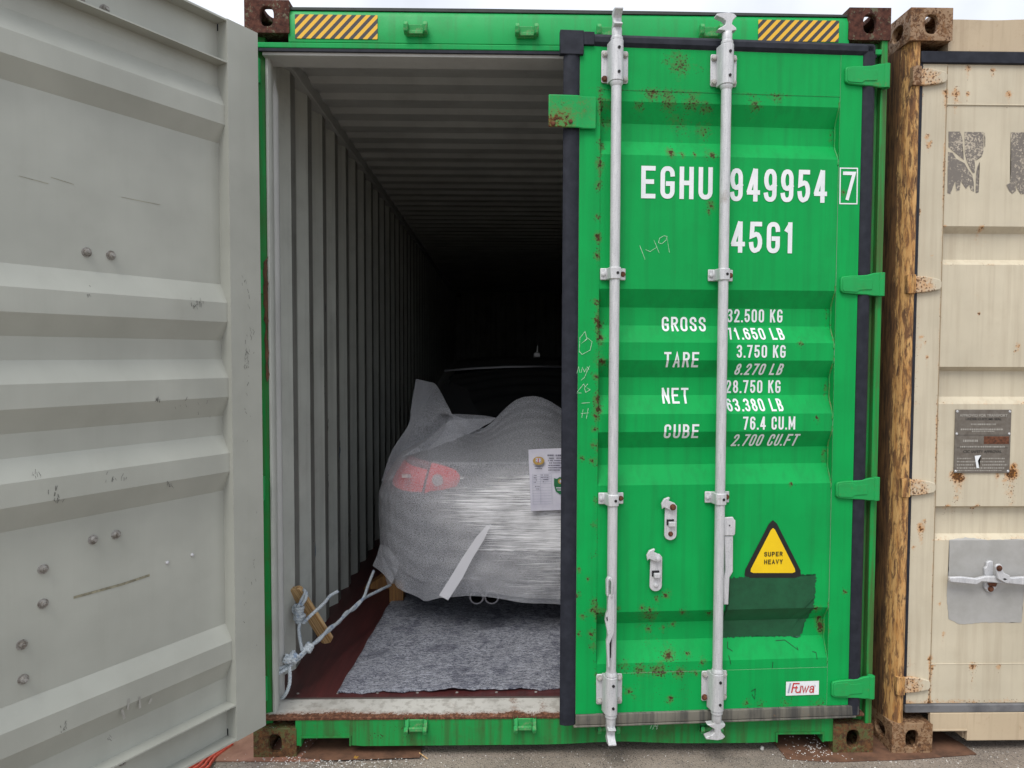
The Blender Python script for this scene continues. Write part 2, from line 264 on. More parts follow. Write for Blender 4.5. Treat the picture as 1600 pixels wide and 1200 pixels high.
# ------------------------------------------------------------------ mesh helpers
class MB:
    def __init__(s): s.v = []; s.f = []; s.mi = []
    def add(s, vs, fs, mi=0):
        o = len(s.v); s.v += [tuple(p) for p in vs]
        for f in fs: s.f.append(tuple(o+i for i in f)); s.mi.append(mi)
    def box(s, x0, x1, y0, y1, z0, z1, mi=0):
        s.add([(x, y, z) for z in (z0, z1) for x, y in ((x0, y0), (x1, y0), (x1, y1), (x0, y1))],
              [(3, 2, 1, 0), (4, 5, 6, 7), (0, 1, 5, 4), (1, 2, 6, 5), (2, 3, 7, 6), (3, 0, 4, 7)], mi)
    def prism(s, poly, a0, a1, axis='y', mi=0):
        k = len(poly); f = {'y': lambda p, a: (p[0], a, p[1]), 'x': lambda p, a: (a, p[0], p[1]), 'z': lambda p, a: (p[0], p[1], a)}[axis]
        s.add([f(p, a0) for p in poly]+[f(p, a1) for p in poly], [tuple(range(k)), tuple(range(2*k-1, k-1, -1))]+[(i, i+k, (i+1) % k+k, (i+1) % k) for i in range(k)], mi)
    def tube(s, pts, r, n=12, caps=True, mi=0):
        pts = [Vector(p) for p in pts]; rr = r if isinstance(r, (list, tuple)) else [r]*len(pts)
        t0 = (pts[1]-pts[0]).normalized(); up = Vector((0, 0, 1)) if abs(t0.z) < .9 else Vector((1, 0, 0)); a = t0.cross(up).normalized(); V = []
        for i, p in enumerate(pts):
            t = (pts[min(i+1, len(pts)-1)]-pts[max(i-1, 0)]).normalized(); a = (a-t*a.dot(t)).normalized(); b = t.cross(a)
            V += [p+(a*math.cos(2*math.pi*k/n)+b*math.sin(2*math.pi*k/n))*rr[i] for k in range(n)]
        F = [(i*n+k, i*n+(k+1) % n, (i+1)*n+(k+1) % n, (i+1)*n+k) for i in range(len(pts)-1) for k in range(n)]
        if caps: F += [tuple(range(n-1, -1, -1)), tuple((len(pts)-1)*n+k for k in range(n))]
        s.add(V, F, mi)
    def hexbolt(s, x, y0, z, r, h, mi=0, n=6):      # axis y, from y0 towards -y
        s.tube([(x, y0, z), (x, y0-h*.35, z)], r*1.35, 14, True, mi); s.tube([(x, y0-h*.35, z), (x, y0-h*.9, z), (x, y0-h, z)], [r, r, r*.75], n, True, mi)
    def grid(s, P, mi=0, closed=False):             # P[i][j]
        ni, nj = len(P), len(P[0]); s.add([p for row in P for p in row], [(i*nj+j, i*nj+j+1, (i+1)*nj+j+1, (i+1)*nj+j) for i in range(ni-1) for j in range(nj-1)], mi)
    def build(s, name, mats, parent=None, bevel=0, smooth=35, sx=1, attr=None, flip=None, fix=True, sub=0):
        me = bpy.data.meshes.new(name); V = [(p[0]*sx, p[1], p[2]) for p in s.v]
        me.from_pydata(V, [], s.f)
        if not isinstance(mats, (list, tuple)): mats = [mats]
        for m in mats: me.materials.append(M[m] if isinstance(m, str) else m)
        if len(mats) > 1: me.polygons.foreach_set('material_index', s.mi)
        if fix:
            b = bmesh.new(); b.from_mesh(me); bmesh.ops.recalc_face_normals(b, faces=b.faces); b.to_mesh(me); b.free()
        if smooth:
            me.polygons.foreach_set('use_smooth', [True]*len(me.polygons)); me.set_sharp_from_angle(angle=R(smooth))
        if attr:
            for an, fn in attr.items():
                A = me.attributes.new(an, 'FLOAT', 'POINT'); A.data.foreach_set('value', [fn(*p) for p in s.v])
        o = bpy.data.objects.new(name, me); col.objects.link(o)
        if parent: o.parent = parent
        if bevel:
            bm = o.modifiers.new('bevel', 'BEVEL'); bm.width = bevel; bm.segments = 2; bm.limit_method = 'ANGLE'; bm.angle_limit = R(40)
        if sub:
            sb = o.modifiers.new('sub', 'SUBSURF'); sb.levels = sub; sb.render_levels = sub
        return o
def empty(name, loc=(0, 0, 0), rz=0, parent=None):
    o = bpy.data.objects.new(name, None); col.objects.link(o); o.location = loc; o.rotation_euler.z = rz; o.empty_display_size = .1
    if parent: o.parent = parent
    return o
def tag(o, label, cat, group=None, kind=None):
    if label: o['label'] = label
    if cat: o['category'] = cat
    if group: o['group'] = group
    if kind: o['kind'] = kind
    return o
def copy(o, parent, loc=None, rz=None):
    c = o.copy(); col.objects.link(c); c.parent = parent
    if loc is not None: c.location = loc
    if rz is not None: c.rotation_euler.z = rz
    return c
def circ(x, z, r, n=20, a0=0, a1=360): return [(x+r*math.cos(R(a0+(a1-a0)*i/n)), z+r*math.sin(R(a0+(a1-a0)*i/n))) for i in range(n+(0 if a1-a0 == 360 else 1))]
def lerp(tab, x):
    if x <= tab[0][0]: return tab[0][1]
    for (a, b), (c, d) in zip(tab, tab[1:]):
        if x <= c: return b+(d-b)*(x-a)/(c-a)
    return tab[-1][1]
def spline(pts, n=8):
    P = [Vector(p) for p in pts]; P = [P[0]*2-P[1]]+P+[P[-1]*2-P[-2]]; o = []
    for i in range(1, len(P)-2):
        for k in range(n):
            t = k/n; a, b, c, d = P[i-1:i+3]
            o.append(.5*((2*b)+(c-a)*t+(2*a-5*b+4*c-d)*t*t+(-a+3*b-3*c+d)*t**3))
    o.append(P[-2]); return o

# stroke lettering -------------------------------------------------------------
def arc(cx, cz, rx, rz, a0, a1, n=7): return [(cx+rx*math.cos(R(a0+(a1-a0)*i/n)), cz+rz*math.sin(R(a0+(a1-a0)*i/n))) for i in range(n+1)]
q = .42; qz = .2
GL = {
 'E': [[(0, 0), (0, 1)], [(0, 1), (1, 1)], [(0, .52), (.85, .52)], [(0, 0), (1, 0)]],
 'F': [[(0, 0), (0, 1)], [(0, 1), (1, 1)], [(0, .5), (.85, .5)]],
 'G': [arc(1-q, 1-qz, q, qz, 0, 90)+arc(q, 1-qz, q, qz, 90, 180)+arc(q, qz, q, qz, 180, 270)+arc(1-q, qz, q, qz, 270, 360)+[(1, .46)], [(.55, .46), (1, .46)]],
 'C': [arc(1-q, 1-qz, q, qz, -25, 90)+arc(q, 1-qz, q, qz, 90, 180)+arc(q, qz, q, qz, 180, 270)+arc(1-q, qz, q, qz, 270, 385)],
 'O': [arc(1-q, 1-qz, q, qz, 0, 90)+arc(q, 1-qz, q, qz, 90, 180)+arc(q, qz, q, qz, 180, 270)+arc(1-q, qz, q, qz, 270, 360)+[(1, 1-qz)]],
 'H': [[(0, 0), (0, 1)], [(1, 0), (1, 1)], [(0, .5), (1, .5)]],
 'U': [[(0, 1)]+arc(q, qz, q, qz, 180, 270)+arc(1-q, qz, q, qz, 270, 360)+[(1, 1)]],
 'R': [[(0, 0), (0, 1)], [(0, 1)]+arc(1-q, .76, q, .24, 90, -90)+[(0, .52)], [(.5, .52), (1, 0)]],
 'B': [[(0, 0), (0, 1)], [(0, 1)]+arc(.9-q, .76, q, .24, 90, -90)+[(0, .52)], [(0, .52)]+arc(1-q, .26, q, .26, 90, -90)+[(0, 0)]],
 'S': [arc(1-q, .77, q, .23, 0, 90)+arc(q, .77, q, .23, 90, 215)+arc(1-q, .25, q, .25, 40, -90)+arc(q, .25, q, .25, 270, 180)],
 'K': [[(0, 0), (0, 1)], [(1, 1), (.05, .42)], [(.38, .6), (1, 0)]],
 'L': [[(0, 1), (0, 0)], [(0, 0), (.9, 0)]],
 'T': [[(-.02, 1), (1.02, 1)], [(.5, 1), (.5, 0)]],
 'A': [[(0, 0), (.5, 1), (1, 0)], [(.17, .3), (.83, .3)]],
 'N': [[(0, 0), (0, 1)], [(0, 1), (1, 0)], [(1, 0), (1, 1)]],
 'M': [[(0, 0), (0, 1)], [(0, 1), (.5, .25), (1, 1)], [(1, 1), (1, 0)]],
 'P': [[(0, 0), (0, 1)], [(0, 1)]+arc(1-q, .74, q, .26, 90, -90)+[(0, .48)]],
 'V': [[(0, 1), (.5, 0), (1, 1)]], 'Y': [[(0, 1), (.5, .45), (1, 1)], [(.5, .45), (.5, 0)]],
 '1': [[(.58, 0), (.58, 1)], [(.12, .80), (.36, .90)]],
 '2': [arc(q, .76, q, .24, 180, 90)+arc(1-q, .76, q, .24, 90, -25)+[(0, 0)], [(0, 0), (1, 0)]],
 '3': [arc(q, .79, q, .21, 160, 90)+arc(1-q, .79, q, .21, 90, -60), [(.45, .54), (.8, .54)], arc(1-q, .26, q, .26, 70, -90)+arc(q, .23, q, .23, 270, 195)],
 '4': [[(.76, 0), (.76, 1)], [(.66, 1), (.0, .30)], [(.0, .24), (1.04, .24)]],
 '5': [[(.95, 1), (.12, 1), (.06, .55)]+arc(1-q, .32, q, .30, 95, -90)+arc(q, .26, q, .26, 270, 185)],
 '6': [arc(1-q, 1-qz, q, qz, 10, 90)+arc(q, 1-qz, q, qz, 90, 180)+arc(q, .24, q, .24, 180, 270)+arc(1-q, .3, q, .3, 270, 450)+[(q, .6), (.02, .5)]],
 '7': [[(0, 1), (1, 1), (.35, 0)]],
 '8': [arc(.5, .76, .44, .24, -90, 270, 16), arc(.5, .26, .5, .26, -90, 270, 16)],
 '9': [arc(q, qz, q, qz, 190, 270)+arc(1-q, qz, q, qz, 270, 360)+arc(1-q, .76, q, .24, 0, 90)+arc(q, .7, q, .3, 90, 270)+[(1-q, .4), (.98, .5)]],
 '0': [arc(1-q, 1-qz, q, qz, 0, 90)+arc(q, 1-qz, q, qz, 90, 180)+arc(q, qz, q, qz, 180, 270)+arc(1-q, qz, q, qz, 270, 360)+[(1, 1-qz)]],
}
GL['.'] = [[(.5, 0), (.5, .06)]]
WID = {'1': .8, '.': .25, ' ': .45, 'M': 1.25}
def strokes_text(txt, x0, x1, z0, z1, th, shear=0):
    """polylines (real size) for a line of text filling the box x0..x1, z0..z1"""
    gap = .34; wu = [WID.get(c, 1) for c in txt]; tot = sum(wu)+gap*(len(txt)-1); un = (x1-x0)/(tot); x = x0; o = []
    for c, ww in zip(txt, wu):
        cw = ww*un; t2 = th/2
        for pl in GL.get(c, []):
            if c == '.': o.append([(x+cw/2, z0+th/2), (x+cw/2, z0+th*.55)])
            else: o.append([(x+t2+px*(cw-th)+shear*(pz-.0)*(z1-z0), z0+t2+pz*(z1-z0-th)) for px, pz in pl])
        x += cw+gap*un
    return o
def stroke_poly(pl, th):
    P = [Vector(p) for p in pl]; P = [p for i, p in enumerate(P) if i == 0 or (p-P[i-1]).length > 1e-5]; L = []; Rr = []
    n = len(P)
    closed = (P[0]-P[-1]).length < 1e-5 and n > 3
    for i in range(n):
        a = P[i-1] if i > 0 else (P[-2] if closed else None); b = P[i+1] if i < n-1 else (P[1] if closed else None)
        d1 = (P[i]-a).normalized() if a is not None else None; d2 = (b-P[i]).normalized() if b is not None else None
        d1 = d1 or d2; d2 = d2 or d1; nn = Vector((-(d1+d2).y, (d1+d2).x)); nn = nn.normalized() if nn.length > 1e-6 else Vector((-d1.y, d1.x))
        k = max(.45, nn.dot(Vector((-d1.y, d1.x)))); e = th/2/k; pt = P[i]
        if not closed and i == 0: pt = pt-d2*th/2
        if not closed and i == n-1: pt = pt+d1*th/2
        L.append(pt+nn*e); Rr.append(pt-nn*e)
    return L, Rr

# door corrugation profile (outer surface depth t over height z) ----------------------
GRO = [(2.517, 2.447, 2.381, 2.322), (1.825, 1.758, 1.690, 1.625), (1.558, 1.492, 1.424, 1.354), (1.286, 1.222, 1.156, 1.083), (.595, .538, .470, .395)]
TAB = []
for a, b, c, d in sorted(GRO): TAB += [(d, .003), (c, .039), (b, .039), (a, .003)]
def prof(z, s=.5, tab=TAB): return lerp([(0, .003)]+tab+[(3, .003)], z)
PANEL_S = (.176, 1.094)
def surf_t(s, z): return prof(z) if PANEL_S[0] < s < PANEL_S[1] and .357 < z < 2.557 else 0.0

def decal(polys, name, mat, parent, sx, off=.0012, strokes=None, th=.01, surf=surf_t, zs=None, step=0):
    """flat paint / vinyl following the corrugated door: polys and strokes are in (s, z)"""
    bm = bmesh.new(); lay = bm.verts.layers.float.new('k'); k = 0
    for P in polys or []:
        if sum(a_[0]*b2[1]-b2[0]*a_[1] for a_, b2 in zip(P, P[1:]+P[:1])) < 0: P = P[::-1]
        vs = [bm.verts.new((p[0], 0, p[1])) for p in P]
        for v in vs: v[lay] = k
        bm.faces.new(vs); k += .00012
    for pl in strokes or []:
        L, Q = stroke_poly(pl, th); a = [bm.verts.new((p[0], 0, p[1])) for p in L]; b = [bm.verts.new((p[0], 0, p[1])) for p in Q]
        for i in range(len(a)): a[i][lay] = b[i][lay] = k+i*1.2e-5
        for i in range(len(a)-1):
            bm.faces.new((a[i], a[i+1], b[i+1], b[i]))
        k += .00012
        if k > .0008: k = 0
    bmesh.ops.triangulate(bm, faces=bm.faces[:], quad_method='BEAUTY', ngon_method='EAR_CLIP')
    for z in (zs if zs is not None else [t[0] for t in TAB]):
        bmesh.ops.bisect_plane(bm, geom=bm.verts[:]+bm.edges[:]+bm.faces[:], plane_co=(0, 0, z), plane_no=(0, 0, 1))
    for v in bm.verts: v.co.y = surf(v.co.x, v.co.z)-off-v[lay]; v.co.x *= sx
    for f in bm.faces:
        f.normal_update()
        if f.normal.y > 0: f.normal_flip()
    me = bpy.data.meshes.new(name); bm.to_mesh(me); bm.free(); me.materials.append(M[mat])
    o = bpy.data.objects.new(name, me); col.objects.link(o); o.parent = parent; return o
def font_mesh(txt, size, name, mat, parent, loc, rot=(math.pi/2, 0, 0), shear=0, sx=1, align='CENTER', bold=0):
    cu = bpy.data.curves.new(name, 'FONT'); cu.body = txt; cu.size = size; cu.align_x = align; cu.shear = shear; cu.extrude = .0003; cu.offset = bold
    to = bpy.data.objects.new(name, cu); col.objects.link(to); bpy.context.view_layer.update()
    me = bpy.data.meshes.new_from_object(to); bpy.data.objects.remove(to); me.name = name; me.materials.clear(); me.materials.append(M[mat])
    o = bpy.data.objects.new(name, me); col.objects.link(o); o.parent = parent; o.location = loc; o.rotation_euler = rot; o.scale.x = sx; return o
def rag(poly, amp, step=.008, seed=1, keep=()):
    rnd = random.Random(seed); o = []
    for i, (a, b) in enumerate(zip(poly, poly[1:]+poly[:1])):
        L = math.dist(a, b); n = max(1, int(L/step)); nx, nz = -(b[1]-a[1])/L, (b[0]-a[0])/L
        for k in range(n):
            e = 0 if i in keep else rnd.uniform(-amp, amp); t = k/n; o.append((a[0]+(b[0]-a[0])*t+nx*e, a[1]+(b[1]-a[1])*t+nz*e))
    return o

# =================================================================== GROUND
mb = MB(); g = [[(x, y, 0) for y in (-300, -40, -8, -3, 0, 3, 15, 60, 400)] for x in (-300, -60, -10, -3, 0, 3, 6, 20, 80, 300)]
mb.grid(g); tag(mb.build('ground', 'ground', smooth=0, fix=False), None, None, kind='structure')
rnd = random.Random(3); mb = MB(); mc = MB()
def pebble(m, x, y, r, z=0.0):
    n = 5; a0 = rnd.random()*6; V = []
    for zz, k in ((0, 1.), (r*.5, .9)):
        for i in range(n): a = a0+i*2*math.pi/n; q_ = r*k*rnd.uniform(.7, 1.2); V.append((x+q_*math.cos(a), y+q_*math.sin(a), z+zz*rnd.uniform(.8, 1.2)))
    V.append((x, y, z+r*rnd.uniform(.6, 1.)))
    m.add(V, [(i, (i+1) % n, n+(i+1) % n, n+i) for i in range(n)]+[(n+i, n+(i+1) % n, 2*n) for i in range(n)])
for i in range(2600):
    pebble(mb, rnd.uniform(-1.2, 4), -abs(rnd.gauss(0, .25))+rnd.uniform(0, .22), rnd.uniform(.0012, .0045))
tag(mb.build('gravel', 'gravel', smooth=0, fix=False), 'loose grey brown grit scattered on the yard in front of the containers', 'gravel', kind='stuff')
for (cx, cyy, sx_, sy2, n, z) in ((.30, -.03, .14, .03, 330, .008), (.33, -.06, .25, .03, 160, .0), (2.22, .02, .06, .05, 150, .006), (2.35, -.035, .2, .03, 90, .0), (2.62, -.02, .25, .04, 90, .0), (1.3, -.03, .5, .03, 60, 0), (.08, -.02, .03, .03, 60, .118), (.25, .1, .15, .06, 120, .008)):
    for i in range(n):
        x = rnd.gauss(cx, sx_); y = rnd.gauss(cyy, sy2)
        if z > .1: x = min(max(x, .0), .15); y = min(max(y, .005), .05)
        pebble(mc, x, y, rnd.uniform(.0008, .0032), z)
tag(mc.build('foam_crumbs', 'crumb', smooth=0, fix=False), 'tiny white crumbs strewn around the bottom corner castings', 'debris', kind='stuff')

def sheet(name, poly, mat, label, z0=.001, th=.006, group=None):
    m = MB(); m.prism(poly, z0, z0+th, 'z'); o = m.build(name, mat, bevel=.001); tag(o, label, 'metal sheet', group); return o
def pxg(L, z=0.005): return [atz(u, v, z) for u, v in L]
sheet('rusty_sheet', [(-.22, .25), (-.21, -.04)]+[atz(338, 1191), atz(500, 1191)]+[(.26, .25)], 'rust_sheet_lt', 'salmon brown rusty steel sheet under the bottom left corner casting of the green container')
sheet('rusty_sheet', [atz(470, 1188), (.3, -.032), atz(656, 1187), atz(660, 1168), (.62, .3), (.262, .3)], 'rust_sheet', 'dark rusty steel strip under the green sill, covered with white crumbs', z0=.0075, th=.004)
sheet('rusty_sheet', pxg([(1205, 1155), (1214, 1166), (1229, 1185), (1299, 1190), (1420, 1186), (1526, 1178), (1500, 1160)])+[(2.75, .35), (2.0, .35)], 'rust_sheet', 'bent rusty steel plate between the green and the cream container feet', th=.005)
# =================================================================== GREEN CONTAINER
G = empty('shipping_container'); tag(G, 'bright green shipping container with its left door open and a wrapped car inside', 'shipping container')
def casting(parent, x0, x1, y0, y1, z0, z1, mat, side=1):
    """hollow ISO casting: block with a real hole through front, outer side and top/bottom"""
    m = MB(); t = .022; n = 8
    W = x1-x0; H = z1-z0; cx = (x0+x1)/2; cz = (z0+z1)/2
    def face_hole(map3, a0, a1, b0, b1, ca, cb, ra, rb):
        # rectangle with rounded hole + inner wall of thickness t
        n = 24; inn = [(ca+ra*math.copysign(abs(math.cos(2*math.pi*k/n))**.75, math.cos(2*math.pi*k/n)), cb+rb*math.copysign(abs(math.sin(2*math.pi*k/n))**.75, math.sin(2*math.pi*k/n))) for k in range(n)]
        outp = []
        for k in range(n):
            c, s_ = math.cos(2*math.pi*k/n), math.sin(2*math.pi*k/n); f = 1/max(abs(c), abs(s_))
            outp.append(((a0+a1)/2+(a1-a0)/2*c*f, (b0+b1)/2+(b1-b0)/2*s_*f))
        m.add([map3(p, 0) for p in outp]+[map3(p, 0) for p in inn]+[map3(p, t) for p in inn]+[map3(p, t) for p in outp],
              [(k, (k+1) % n, n+(k+1) % n, n+k) for k in range(n)]+[(n+k, n+(k+1) % n, 2*n+(k+1) % n, 2*n+k) for k in range(n)]+[(2*n+k, 2*n+(k+1) % n, 3*n+(k+1) % n, 3*n+k) for k in range(n)])
    face_hole(lambda p, d: (p[0], y0+d, p[1]), x0, x1, z0, z1, cx, cz, .0255, .036)
    face_hole(lambda p, d: (p[0], y1-d, p[1]), x0, x1, z0, z1, cx, cz, .0255, .036)
    sxo = x0 if side < 0 else x1; sxi = x1 if side < 0 else x0
    face_hole(lambda p, d: (sxo-side*d, p[0], p[1]), y0, y1, z0, z1, (y0+y1)/2, cz, .036, .028)
    zo = z1 if z1 > 1 else z0; zi = z0 if z1 > 1 else z1; sg = 1 if z1 > 1 else -1
    face_hole(lambda p, d: (p[0], p[1], zo-sg*d), x0, x1, y0, y1, cx, (y0+y1)/2, .03, .058)
    m.box(min(sxi, sxi+side*t), max(sxi, sxi+side*t), y0+.001, y1-.001, z0+.001, z1-.001)
    m.box(x0+.001, x1-.001, y0+.001, y1-.001, min(zi, zi+sg*t), max(zi, zi+sg*t))
    return m.build('corner_casting', mat, parent, bevel=.0035, smooth=40)
W_, H_, L_ = 2.438, 2.896, 12.192
for (x0, x1, sd_) in ((0, .166, -1), (W_-.160, W_, 1)):
    casting(G, x0, x1, -.004, .174, H_-.120, H_, 'cast_brown', sd_); casting(G, x0, x1, -.004, .174, 0, .120, 'cast_orange', sd_)
    casting(G, x0, x1, L_-.178, L_, H_-.118, H_, 'cast_brown', sd_); casting(G, x0, x1, L_-.178, L_, 0, .118, 'cast_orange', sd_)
def rline(f, amp=1.0): return f
# header
m = MB()
m.prism([(.004, 2.745), (.004, 2.843), (.018, 2.868), (.11, 2.868), (.11, 2.745)], .160, 2.284, 'x')
m.box(.03, 2.408, -.002, .008, 2.722, 2.7425); m.box(.02, 2.418, .0085, .10, 2.7225, 2.7445)
m.build('header', 'green_frame', G, bevel=.003)
m = MB(); m.box(.05, 2.388, .0, .012, 2.711, 2.7215); m.build('gasket_mark', 'rubber', G)
m = MB(); m.box(.06, 2.378, .012, .125, 2.700, 2.7215); m.box(.075, 2.363, .1105, .13, 2.722, 2.86); m.build('header_lining', 'grey_int', G, bevel=.002)
m = MB(); m.prism([(.165, 2.8685), (2.28, 2.8685), (2.28, 2.876), (1.6, 2.880), (.9, 2.881), (.165, 2.878)], .012, .2, 'y'); m.build('header_top_plate', simple('dark grimy edge', (.05, .06, .055), .7), G)
# stickers on the header
for (u0_, v0_, u1_, v1_) in ((461, 22.5, 590, 62), (1185, 31, 1310, 66)):
    a = aty(u0_, v0_, .003); b = aty(u1_, v1_, .003); m = MB(); m.box(a[0], b[0], .0015, .0038, b[1]+.001, a[1]); m.build('hazard_sticker', 'hazard', G, smooth=0)
# sill
m = MB()
bow = lambda x: .046+.010*math.exp(-((x-1.42)/.16)**2)
xs = [.162, .186, .186, .372, .372]+[.372+i*(1.995-.372)/30 for i in range(1, 31)]+[2.056, 2.056, 2.235, 2.235, 2.278]
zb = [.05, .05, .082, .082, .05]+[bow(xs[4+i]) for i in range(1, 31)]+[.05, .084, .084, .05, .05]
m.add([(x, y, z) for x, z in zip(xs, zb) for y in (0, .012)]+[(x, y, .158) for x in xs for y in (0, .012)],
      [(2*i, 2*i+2, 2*len(xs)+2*i+2, 2*len(xs)+2*i) for i in range(len(xs)-1) if xs[i+1] > xs[i]]+[(2*i, 2*i+1, 2*i+3, 2*i+2) for i in range(len(xs)-1)])
m.box(.162, 2.276, .012, .15, .14, .158); m.box(.372, 2.056, .012, .15, .050, .062)
for (a, b) in ((.186, .372), (2.056, 2.235)):        # lipped pocket edges
    m.box(a-.006, b+.006, -.006, -.0005, .082, .090); m.box(a-.006, a, -.006, -.0005, .05, .082); m.box(b, b+.006, -.006, -.0005, .05, .082)
    m.box(a-.004, a-.0005, .0125, .3, .05, .139); m.box(b+.0005, b+.004, .0125, .3, .05, .139)
m.build('sill', 'green_sill', G)
def sillrust(x, y, z): return .9*math.exp(-((y+.004)/.034)**2)+.35*(math.exp(-((x-1.02)/.03)**2)+math.exp(-((x-1.13)/.02)**2)+math.exp(-((x-.3)/.2)**2)*math.exp(-(y/.05)**2))
m = MB(); nx = 240
P = [[(.04+2.36*i/nx, y, z) for y, z in ((-.003, .152), (-.004, .160), (.0, .1625), (.012, .1635), (.03, .164), (.05, .1645), (.07, .165), (.09, .1655), (.12, .166), (.135, .166))] for i in range(nx+1)]
m.grid(P); m.build('sill_plate', 'sill_grey', G, attr={'rust': sillrust}, fix=False)
m = MB(); m.box(.045, 2.39, .1352, .146, .15, .168); m.build('floor_edge_strip', simple('dirty edge', (.10, .085, .075), .9), G)
m = MB()
for st in ([(1016, 1138), (1019, 1131)], [(1020, 1139), (1023, 1131)], [(1024, 1132), (1027, 1138)], [(1021, 1135), (1028, 1134)], [(1028, 1130), (1026, 1139)]):
    P_, Q_ = stroke_poly([aty(u, v, 0) for u, v in st], .0028); m.add([(p[0], -.0008, p[1]) for p in P_]+[(p[0], -.0008, p[1]) for p in Q_], [(0, 1, 3, 2)])
m.build('chalk_mark', 'chalk', G, smooth=0, fix=False)
# corner posts at the door end, painted green outside and grey inside
for sd_, ox in ((1, 0), (-1, W_)):
    X = lambda a: ox+sd_*a
    m = MB(); m.prism([(X(.004), .004), (X(.030), .002), (X(.030), .030), (X(.062), .040), (X(.062), .07), (X(.004), .16)], .118, 2.778, 'z'); m.build('corner_post', 'green_post', G, bevel=.002)
    if sd_ > 0: m = MB(); m.prism(rag([(.0475, 1.93), (.0625, 1.95), (.0625, 1.50), (.054, 1.47)], .004, .02, 8), .0325, .0395, 'y'); m.build('rust_scab', 'rust_sheet', G, smooth=0)
    m = MB(); m.prism([(X(.0625), .036), (X(.072), .034), (X(.078), .050), (X(.066), .115), (X(.0625), .115)], .16, 2.722, 'z'); m.build('post_lining', 'grey_wall', G, bevel=.003)
    m = MB(); m.tube([(X(.052), .150, .166), (X(.052), .150, 2.60)], .024, 16); m.tube([(X(.052), .150, 2.60), (X(.052), .150, 2.66)], [.024, .012], 16); m.build('lashing_bar', 'grey_int', G)
    m = MB(); m.prism([(X(.0), .1765), (X(.062), .1765), (X(.0625), .1165), (X(.01), .1165)], .12, 2.77, 'z'); m.build('post_back', 'grey_wall', G)
# side walls, roof, floor, front end
def wavey(y, ph, per=.278):
    t = ((y-ph) % per)/per                            # inner flat ends at ph
    if t < .245: return t/.245                        # going to the outer flat
    if t < .50: return 1.
    if t < .745: return 1-(t-.5)/.245
    return 0.
ys = [.178]; k0 = .489-.278*2; brk = sorted(set(round(k0+.278*n+.278*f, 4) for n in range(0, 46) for f in (0, .245, .5, .745)))
ys += [y for y in brk if .185 < y < 12.0]+[12.02]
def scuff(x, y, z): return 0.35*math.exp(-((y % .278-.2)/.03)**2)*max(0, math.sin(z*7+y*3))
for sd_, ox in ((1, 0), (-1, W_)):
    m = MB(); zz = [.166, .5, .9, 1.3, 1.7, 2.1, 2.5, 2.80]
    for mi, d in ((0, 0), (1, -.0025)):
        for ya, yb in zip(ys, ys[1:]):
            wa, wb = wavey(ya+1e-4, k0), wavey(yb-1e-4, k0)
            m.grid([[(ox+sd_*(.045-.036*(0 if q_ < .01 else q_)+d), y, z) for z in zz] for y, q_ in ((ya, wa), (yb, wb))], (2 if (wa < .01 and wb < .01) else 0) if mi == 0 else 1)  # inner flats get the grey with shade painted in
    m.build('side_wall', ['grey_wall', 'green_frame', 'wall_shade'], G, smooth=0, fix=False)
    if sd_ > 0:
        rq = random.Random(11)
        def nick(m, y, z, a, b, x=.0462):
            P = [(y+a*rq.uniform(.3, 1)*math.cos(t*1.05), z+b*rq.uniform(.3, 1)*math.sin(t*1.05)) for t in range(6)]; m.add([(x, p, c) for p, c in P], [tuple(range(6))])
        m = MB()
        for n in range(1, 16):
            for k in range(rq.randint(1, 5)):
                yy = .489+.278*(n-2)-rq.choice([.003, .003, .035, .065]); zc = abs(rq.gauss(.75, .55))+.25
                for q2 in range(rq.randint(1, 4)): nick(m, yy+rq.gauss(0, .003), zc+rq.gauss(0, .03), .007, rq.choice([.006, .012, .03]))
        m.build('paint_chips', 'pencil', G, smooth=0, fix=False)
        m = MB()
        for y_, z_, a, b in ((1.32, 1.03, .02, .04), (1.31, 1.0, .015, .03), (.765, .60, .008, .06)): nick(m, y_, z_, a, b)
        m.build('blue_marks', simple('blue crayon', (.05, .12, .22), .7), G, smooth=0, fix=False)
    m = MB(); m.prism([(ox+sd_*.0, 2.80), (ox+sd_*.064, 2.80), (ox+sd_*.064, 2.862), (ox+sd_*.0, 2.875)], .176, 12.02, 'y'); m.build('top_rail', 'ceiling', G, bevel=.003)
    m = MB(); m.box(min(ox, ox+sd_*.05), max(ox, ox+sd_*.05), .176, 12.02, .05, .1640); m.build('bottom_rail', 'green_frame', G, bevel=.003)
rb = []
y = .13
while y < 12.05:
    c0 = .36+.207*round((y-.36)/.207)
    y += .207
ry = [(.131, 2.856)]
for n in range(-1, 57):
    c = .36+.207*n
    for dy, z in ((-.085, 2.852), (-.018, 2.852), (.018, 2.872), (.085, 2.872)):
        yy = c+dy
        if yy > .14 and yy < 12.03: ry.append((yy, z))
m = MB()
m.grid([[(x, y, z) for y, z in ry] for x in (.0015, 1.2, 2.4365)], 0); m.grid([[(x, y, z+.003) for y, z in ry] for x in (.0015, 1.2, 2.4365)], 1)
m.build('roof', ['ceiling', 'green_frame'], G, smooth=0, fix=False)
m = MB(); m.box(.012, 2.426, .147, 12.02, .1642, .166); m.box(.051, 2.387, .147, 12.02, .13, .164); m.build('floor', 'floor', G)
m = MB(); pr = [(.0+i*.0519, 12.0+(.03 if (i//2) % 2 else 0)) for i in range(48)]; m.box(0, 2.438, 12.035, 12.06, .05, 2.89); m.box(0, 2.438, 11.9, 12.034, 2.8765, 2.89); m.box(-.001, .05, 11.95, 12.034, .05, 2.876); m.box(2.388, 2.439, 11.95, 12.034, .05, 2.876)
